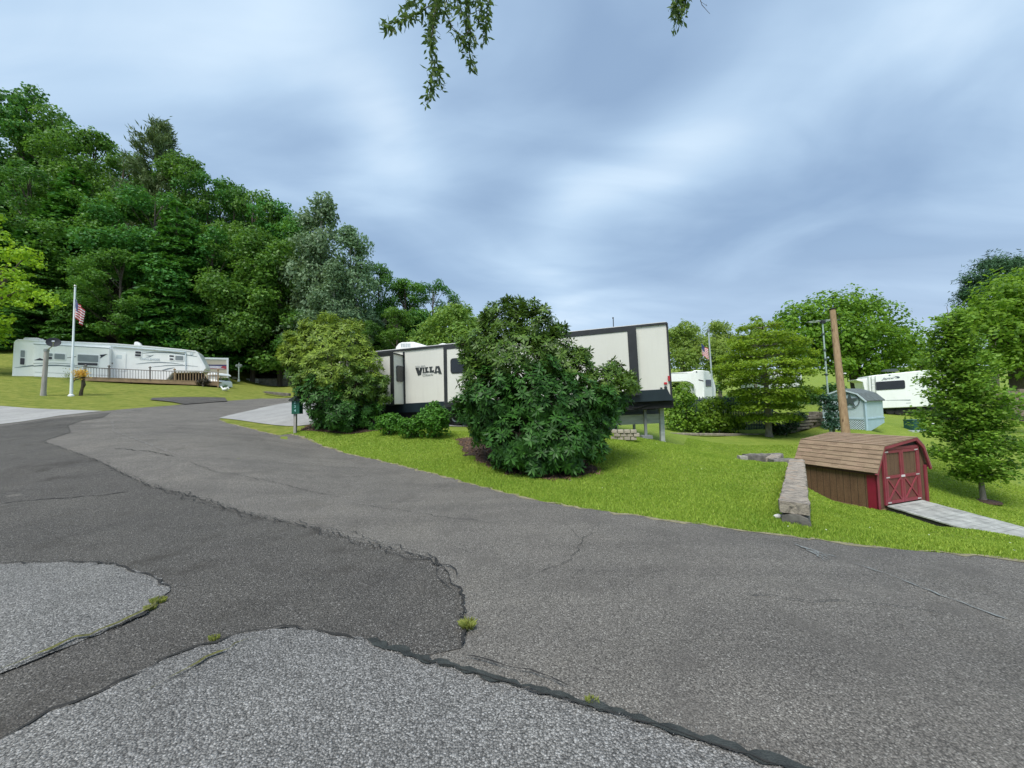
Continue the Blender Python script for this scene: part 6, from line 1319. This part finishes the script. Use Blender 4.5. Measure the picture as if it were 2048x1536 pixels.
def plant(kind, u, vtop, Y, wide, label, group='trees of the hillside wood', turn=None):
    b = on(u, Y, -.1); ht = P(u, vtop, Y).z - b.z; rz = random.Random(u * 7 + int(Y * 10)).uniform(0, 6.28) if turn is None else turn
    r = bpy.data.objects.new(NAMES[kind], None); COL.objects.link(r); r.location = b; r.rotation_euler = (0, 0, rz); r.scale = (ht / 20 * wide, ht / 20 * wide, ht / 20); tag(r, label, 'tree', group)
    if kind not in MESH:
        q, mb, mat, bark = PROTO[kind]; c = raw_mesh('crown', q, 4, mat); tr = mb.build('trunk', bark); MESH[kind] = (c, tr)
        for o in MESH[kind]: o.parent = r
    else:
        for s_ in MESH[kind]: c = s_.copy(); COL.objects.link(c); c.parent = r
    return r
WOOD = [
 ('oak',28,172,62,.85,'tallest tree of the hillside wood, highest crown at the left edge of the sky'),
 ('ash',100,222,62,.9,'tree just right of the tallest one on the skyline of the wood'),
 ('elm',-60,190,58,.9,'broadleaf tree of the wood cut by the left edge of the view, on the skyline'),
 ('maple',170,262,60,.9,'rounded skyline tree halfway between the tallest tree and the pale-topped pine'),
 ('ash',232,292,60,.85,'skyline tree directly left of the pale-topped pine'),
 ('pine',305,240,58,1.0,'pale pine with a thin open top standing above the skyline of the wood'),
 ('maple',362,312,58,.8,'skyline tree directly right of the pale-topped pine'),
 ('ash',432,366,64,.9,'tree standing behind and between two skyline trees right of the pale-topped pine'),
 ('elm',410,345,58,.85,'second skyline tree to the right of the pale-topped pine'),
 ('oak',462,362,58,.8,'narrow skyline tree midway between the pale-topped pine and the grey-green poplars'),
 ('ash',500,368,56,.75,'small-crowned skyline tree left of the tall poplar, beside a darker round one'),
 ('oak',545,398,56,.85,'dark round skyline tree, second to the left of the tall poplar'),
 ('maple',585,430,56,.8,'lower skyline tree touching the tall grey-green poplar on its left'),
 ('poplar',640,384,50,.78,'tall grey-green poplar rising above the left rhododendron'),
 ('poplar',702,450,49,.85,'shorter grey-green poplar with its round top right of the tall one'),
 ('poplar',668,520,46,.95,'low grey-green poplar in front of the two taller poplars'),
 ('oak',757,524,55,.85,'dark tree standing directly right of the grey-green poplars'),
 ('maple',812,556,56,1.0,'rounded skyline tree above the front end of the black trimmed trailer'),
 ('elm',868,556,58,.95,'last dark skyline tree of the wood before the light green one'),
 ('ash',920,592,60,.9,'dark tree peeping out behind the light green loose tree'),
 ('maple',795,612,48,1.2,'low spreading tree behind the roof air conditioner of the black trimmed trailer'),
 ('oak',740,640,46,1.1,'low dark tree of the wood between the poplars and the trailer roof'),
 ('elm',40,330,50,1.1,'big mid-slope tree below the tallest skyline tree'),
 ('hemlock',130,330,50,1.2,'dark hemlock on the mid slope above the white flagpole'),
 ('maple',215,380,50,1.1,'broad mid-slope tree above the middle of the fifth-wheel trailer'),
 ('elm',300,375,50,1.0,'dense mid-slope tree below the pale-topped pine'),
 ('spruce',345,395,47,.95,'hemlock with light feathery tips below and right of the pale-topped pine'),
 ('oak',420,455,49,1.05,'rounded dark tree on the mid slope between two feathery hemlocks'),
 ('ash',560,480,50,1.1,'mid-slope tree just left of the grey-green poplars'),
 ('maple',505,455,50,.9,'mid-slope tree behind the top of the wide layered hemlock'),
 ('spruce',470,498,51,1.2,'wide layered hemlock with bright tips right above the beige box trailer'),
 ('spruce',395,560,52,1.0,'layered hemlock behind the sloped nose of the fifth-wheel trailer'),
 ('maple',235,500,44,1.15,'large spreading tree with layered boughs directly above the fifth-wheel trailer'),
 ('hemlock',310,540,47,1.1,'hemlock with bare lower trunk behind the middle of the fifth-wheel trailer'),
 ('spruce',150,560,42.5,1.2,'layered hemlock right behind the striped flag on the left lawn'),
 ('hemlock',70,480,43,1.3,'dark hemlock behind the bright yellow-green tree at the left edge'),
 ('hemlock',-30,420,42,1.3,'dark hemlock at the left edge of the view, behind the yellow-green tree'),
 ('spruce',15,600,39.5,1.2,'low layered hemlock beside the left end of the fifth-wheel trailer'),
 ('maple',560,590,53,1.1,'low broad tree behind the garden lamp post, left of the poplars'),
 ('elm',625,610,47,1.1,'low dark tree directly behind the top of the left rhododendron'),
 ('hemlock',520,640,53,1.2,'low dark hemlock behind the garden lamp post'),
 ('elm',-130,200,60,1.0,'broadleaf tree of the wood just outside the left edge of the view'),
 ('oak',265,600,45,1.0,'low dark tree in the shade close behind the fifth-wheel trailer roof'),
]
for w_ in WOOD: plant(*w_)

# ---- the tree we stand under: only its hanging twigs come into view
def overhead_tree():
    rg = np.random.default_rng(91); rr = random.Random(91); b = Vector((3.4, -2.6, H(3.4, -2.6))); t = thing('overhanging_tree', b, 'leafy twigs of a tall tree hanging in from the top edge of the view', 'tree')
    mb = MB(); mb.tube([b - Vector((0, 0, .2)), b + Vector((0, 0, .3)), b + Vector((-.2, .3, 3.5)), b + Vector((-.6, 1.0, 6.5)), b + Vector((-1.4, 2.6, 8.8)), b + Vector((-2.2, 4.6, 9.6))], [.40, .30, .25, .2, .13, .06], 12)
    A = P(905, -150, 5.0); B_ = P(1375, -150, 5.2); hub = b + Vector((-1.4, 2.6, 8.8)); limb(mb, hub, A, .09, .02, .06, 7, rr); limb(mb, hub, B_, .07, .015, .06, 7, rr)
    paths = [[(905,-150),(900,-50),(868,5),(835,28),(800,40),(768,52)], [(905,-150),(890,-40),(868,30),(862,90),(872,120),(862,165),(856,208)], [(905,-150),(925,-60),(935,20),(942,70),(938,110),(946,138)], [(905,-150),(950,-60),(978,0),(972,40),(968,82)],
             [(905,-150),(900,-40),(890,20),(905,55),(925,72)], [(905,-150),(880,-50),(868,10),(855,62),(866,82)], [(905,-150),(930,-60),(955,0),(962,45)], [(872,120),(880,145),(878,168)], [(905,-150),(870,-70),(830,0),(808,20)], [(938,60),(925,82),(932,98)], [(905,-150),(915,-50),(915,10),(930,40)],
             [(1375,-150),(1368,-50),(1362,0),(1358,28),(1352,58)], [(1375,-150),(1378,-50),(1372,5),(1364,25)], [(1375,-150),(1360,-40),(1350,5),(1346,30)]]
    ps, ax, ns = [], [], []
    for i, pa in enumerate(paths):
        Y = 5.0 + rr.uniform(-.25, .25); q = [P(u, v, Y if u < 1200 else 5.2) for u, v in pa]
        if i in (7,): q = [P(u, v, 5.0) for u, v in pa]
        mb.tube(q, [.010 - .0075 * k / (len(q) - 1) for k in range(len(q))], 5)
        L = [0.0]
        for a, c in zip(q[:-1], q[1:]): L.append(L[-1] + (c - a).length)
        n = int(L[-1] * 105); s_ = rg.uniform(.28, 1.0, n) * L[-1]; arr = np.array([list(x) for x in q])
        p = np.stack([np.interp(s_, L, arr[:, k]) for k in range(3)], 1); tang = arr[-1] - arr[-2]; tang = tang / np.linalg.norm(tang)
        d = unit(rg.normal(0, 1, (n, 3)) * np.array([1, 1, .5]) + np.array([0, 0, -.85]) + tang * .5)
        ps.append(p + d * rg.uniform(.04, .10, (n, 1)) + rg.normal(0, .022, (n, 3))); ax.append(d); ns.append(rg.normal(0, 1, (n, 3)) + np.array([0, 0, .4]))
    mb.tube([P(1375,-150,5.2), P(1392,-30,5.2), P(1404,10,5.2), P(1420,28,5.2)], [.006, .005, .004, .002], 5); mb.tube([P(1400,2,5.2), P(1414,12,5.2), P(1412,8,5.2)], .002, 4)
    leaf_mesh('leaves', np.concatenate(ps), np.concatenate(ns), .105, .036, leafmat('overhead_leaf', (.04, .085, .020), (.13, .21, .06), .4, .5, 0, 1), t, 91, np.concatenate(ax)); mb.build('trunk', M_BARK, t, True)
overhead_tree()

# ---- blades: the near lawns and the weeds in the cracks
tag(grass_blades('grass', [(LAWN_A, 1.0, AVOID)], 380000, .034, 5, M_BLADE, .9, 1.15), None, None, kind='stuff')
def clover(n, seed):
    rg = np.random.default_rng(seed); a = np.array([p[:2] for p in LAWN_A]); lo, hi = a.min(0), a.max(0); x = rg.uniform(lo[0], hi[0], n * 4); y = rg.uniform(lo[1], hi[1], n * 4)
    k = inpoly(x, y, LAWN_A) & (rg.random(n * 4) < np.minimum(1, 6 / np.hypot(x, y))) & (np.sin(x * 1.7 + 2) * np.sin(y * 1.3) > -.1)
    for av in AVOID: k &= ~inpoly(x, y, av)
    x, y = x[k][:n], y[k][:n]; c = np.stack([x, y, hz(x, y) + .055], 1); m_ = len(x)
    raw_mesh('clover_flowers', leaf_quads(c, rg.normal(0, .4, (m_, 3)) + np.array([0, -.3, 1]), .022, .022, rg), 4, simple('clover_white', (.62, .64, .52), .8))
    tag(bpy.data.objects['clover_flowers'], None, None, kind='stuff')
clover(160, 8)
def tuft(u, v, n, r, h, label, seed, mat):
    c = G(u, v); rg = np.random.default_rng(seed); a = rg.uniform(0, 6.28, n); d = r * np.sqrt(rg.random(n)); x = c.x + np.cos(a) * d; y = c.y + np.sin(a) * d * .8; z = hz(x, y) + .03
    hh = h * rg.uniform(.5, 1.1, n); an = a + rg.normal(0, .5, n); ln = hh * rg.uniform(.4, 1.3, n); w_ = .0032; pa = rg.uniform(0, 6.28, n)
    b0 = np.stack([x - np.cos(pa) * w_, y - np.sin(pa) * w_, z - .02], 1); b1 = np.stack([x + np.cos(pa) * w_, y + np.sin(pa) * w_, z - .02], 1); m1 = np.stack([x + np.cos(an) * ln * .4 + w_ * .6, y + np.sin(an) * ln * .4, z + hh * .75], 1); tp = np.stack([x + np.cos(an) * ln, y + np.sin(an) * ln, z + hh], 1)
    tag(raw_mesh('weed_tuft', np.stack([b0, b1, m1, tp], 1).reshape(-1, 3), 4, mat), label, 'weed')
WEED = leafmat('weed_blade', (.16, .22, .03), (.50, .52, .18), .35, .6, 0, 3)
tuft(935, 1262, 300, .032, .042, 'bright grass tuft growing out of the join in the road', 3, WEED)
tuft(316, 1208, 220, .05, .018, 'patch of low green weed at the tip of the rounded asphalt patch', 4, WEED)
tuft(300, 1222, 160, .04, .014, 'smaller green weed patch beside the one at the tip of the rounded patch', 5, WEED)
tuft(428, 1284, 90, .03, .014, 'thin mossy weed on the edge of the stony asphalt below the rounded patch', 6, WEED)
tuft(1185, 1415, 90, .025, .018, 'dry weed sprouting from the tar seal line', 7, WEED)
# ------------------------------------------------------------------ daylight
SUN_EL, SUN_AZ = 58.0, 205.0      # degrees; azimuth clockwise from +Y (ahead): behind and a little to the left
sd = Vector((math.sin(R(SUN_AZ)) * math.cos(R(SUN_EL)), math.cos(R(SUN_AZ)) * math.cos(R(SUN_EL)), math.sin(R(SUN_EL))))
sl = bpy.data.lights.new('sun', 'SUN'); so = bpy.data.objects.new('sun', sl); COL.objects.link(so)
sl.energy = 2.4; sl.angle = R(28); sl.color = (1, .965, .91)
so.rotation_euler = (-sd).to_track_quat('-Z', 'Y').to_euler(); so.location = (0, -10, 40)
wd = bpy.data.worlds.new('World'); scene.world = wd; wd.use_nodes = True
nt = wd.node_tree; bg = nt.nodes['Background']
sky = nt.nodes.new('ShaderNodeTexSky'); sky.sky_type = 'NISHITA'; sky.sun_disc = False
sky.sun_elevation = R(SUN_EL); sky.sun_rotation = R(SUN_AZ); sky.air_density = 1.3; sky.dust_density = 1.5
tc = nt.nodes.new('ShaderNodeTexCoord')
sep = nt.nodes.new('ShaderNodeSeparateXYZ'); nt.links.new(tc.outputs['Generated'], sep.inputs[0])
zz = math_(nt, 'ADD', math_(nt, 'MAXIMUM', sep.outputs['Z'], 0.0), .22)
cmb = nt.nodes.new('ShaderNodeCombineXYZ')
nt.links.new(math_(nt, 'DIVIDE', sep.outputs['X'], zz), cmb.inputs['X']); nt.links.new(math_(nt, 'DIVIDE', sep.outputs['Y'], zz), cmb.inputs['Y'])
def cl(scale, rot, str_, detail, rough, dist, seed):
    mp = nt.nodes.new('ShaderNodeMapping'); mp.inputs['Scale'].default_value = str_; mp.inputs['Rotation'].default_value = (0, 0, R(rot)); mp.inputs['Location'].default_value = (seed, seed * .7, seed)
    nt.links.new(cmb.outputs[0], mp.inputs[0]); return noise(nt, mp.outputs[0], scale, detail, rough, dist)
n1 = cl(.8, -38, (.7, 1.15, 1), 3, .5, .6, 1.1)
n2 = cl(1.25, -38, (.75, 1.25, 1), 5, .45, .9, 5.2)
n3 = cl(5.0, -40, (.45, 1.2, 1), 5, .55, .8, 1.7)
tone = math_(nt, 'ADD', math_(nt, 'ADD', math_(nt, 'MULTIPLY', n1, .40), math_(nt, 'MULTIPLY', n2, .48)), math_(nt, 'MULTIPLY', n3, .08))
tone = math_(nt, 'ADD', math_(nt, 'MULTIPLY', math_(nt, 'SUBTRACT', tone, .505), 1.2), .487)
def blob(u, v, size, amt):
    """a thicker or thinner place in the cloud deck, fixed in the sky"""
    global tone
    d = ray(u, v).normalized(); vn = nt.nodes.new('ShaderNodeVectorMath'); vn.operation = 'DOT_PRODUCT'
    nt.links.new(tc.outputs['Generated'], vn.inputs[0]); vn.inputs[1].default_value = d
    x = math_(nt, 'MULTIPLY', math_(nt, 'SUBTRACT', vn.outputs['Value'], 1.0), 1.0 / (2 * R(size) ** 2) * 2)
    tone = math_(nt, 'ADD', tone, math_(nt, 'MULTIPLY', math_(nt, 'EXPONENT', x), amt))
for bb in ((785,245,4.2,.19),(700,200,4,.07),(600,60,5,.05),(430,110,6,.04),(1130,402,3.4,.13),(1205,372,3.4,.14),(1290,338,3.8,.18),(1370,310,3.6,.13),(1450,280,4,.08),(1560,240,5,.05),
           (1285,225,6,-.10),(1150,265,6,-.06),(1345,445,6.5,-.10),(1190,470,5,-.06),(1010,440,5,-.08),(905,385,5,-.05),(1600,480,8,-.06),(1900,330,9,-.03),(250,140,8,-.03),(60,60,8,-.02),(1080,560,6,.05),(1850,440,6,-.03),(1700,130,7,.03)): blob(*bb)
ccol = ramp(nt, tone, [(.28, (.265, .385, .565)), (.40, (.355, .495, .68)), (.50, (.46, .615, .795)), (.60, (.60, .745, .895)), (.74, (.86, .925, .98))])
ccol = mixc(nt, ramp(nt, sep.outputs['Z'], [(0.0, (.6, .6, .6)), (.16, (.2, .2, .2)), (.34, (0, 0, 0))]), ccol, (.56, .66, .82))
gap = ramp(nt, n2, [(.30, (.22, .22, .22)), (.55, (.04, .04, .04))])
nsk = nt.nodes.new('ShaderNodeVectorMath'); nsk.operation = 'SCALE'; nt.links.new(sky.outputs[0], nsk.inputs[0]); nsk.inputs['Scale'].default_value = .10 / .10
ccs = nt.nodes.new('ShaderNodeVectorMath'); ccs.operation = 'SCALE'; nt.links.new(ccol, ccs.inputs[0]); ccs.inputs['Scale'].default_value = 10.0 * .67
nt.links.new(mixc(nt, gap, ccs.outputs[0], nsk.outputs[0]), bg.inputs['Color']); bg.inputs['Strength'].default_value = .10
vs = scene.view_settings; vs.view_transform = 'Standard'; vs.look = 'None'; vs.gamma = 1; vs.use_curve_mapping = False; vs.exposure = .8
cy = scene.cycles; cy.use_denoising = True; cy.use_adaptive_sampling = True; cy.adaptive_threshold = .015
cy.max_bounces = 6; cy.diffuse_bounces = 3; cy.glossy_bounces = 2; cy.transmission_bounces = 3; cy.transparent_max_bounces = 4
cy.sample_clamp_indirect = 6
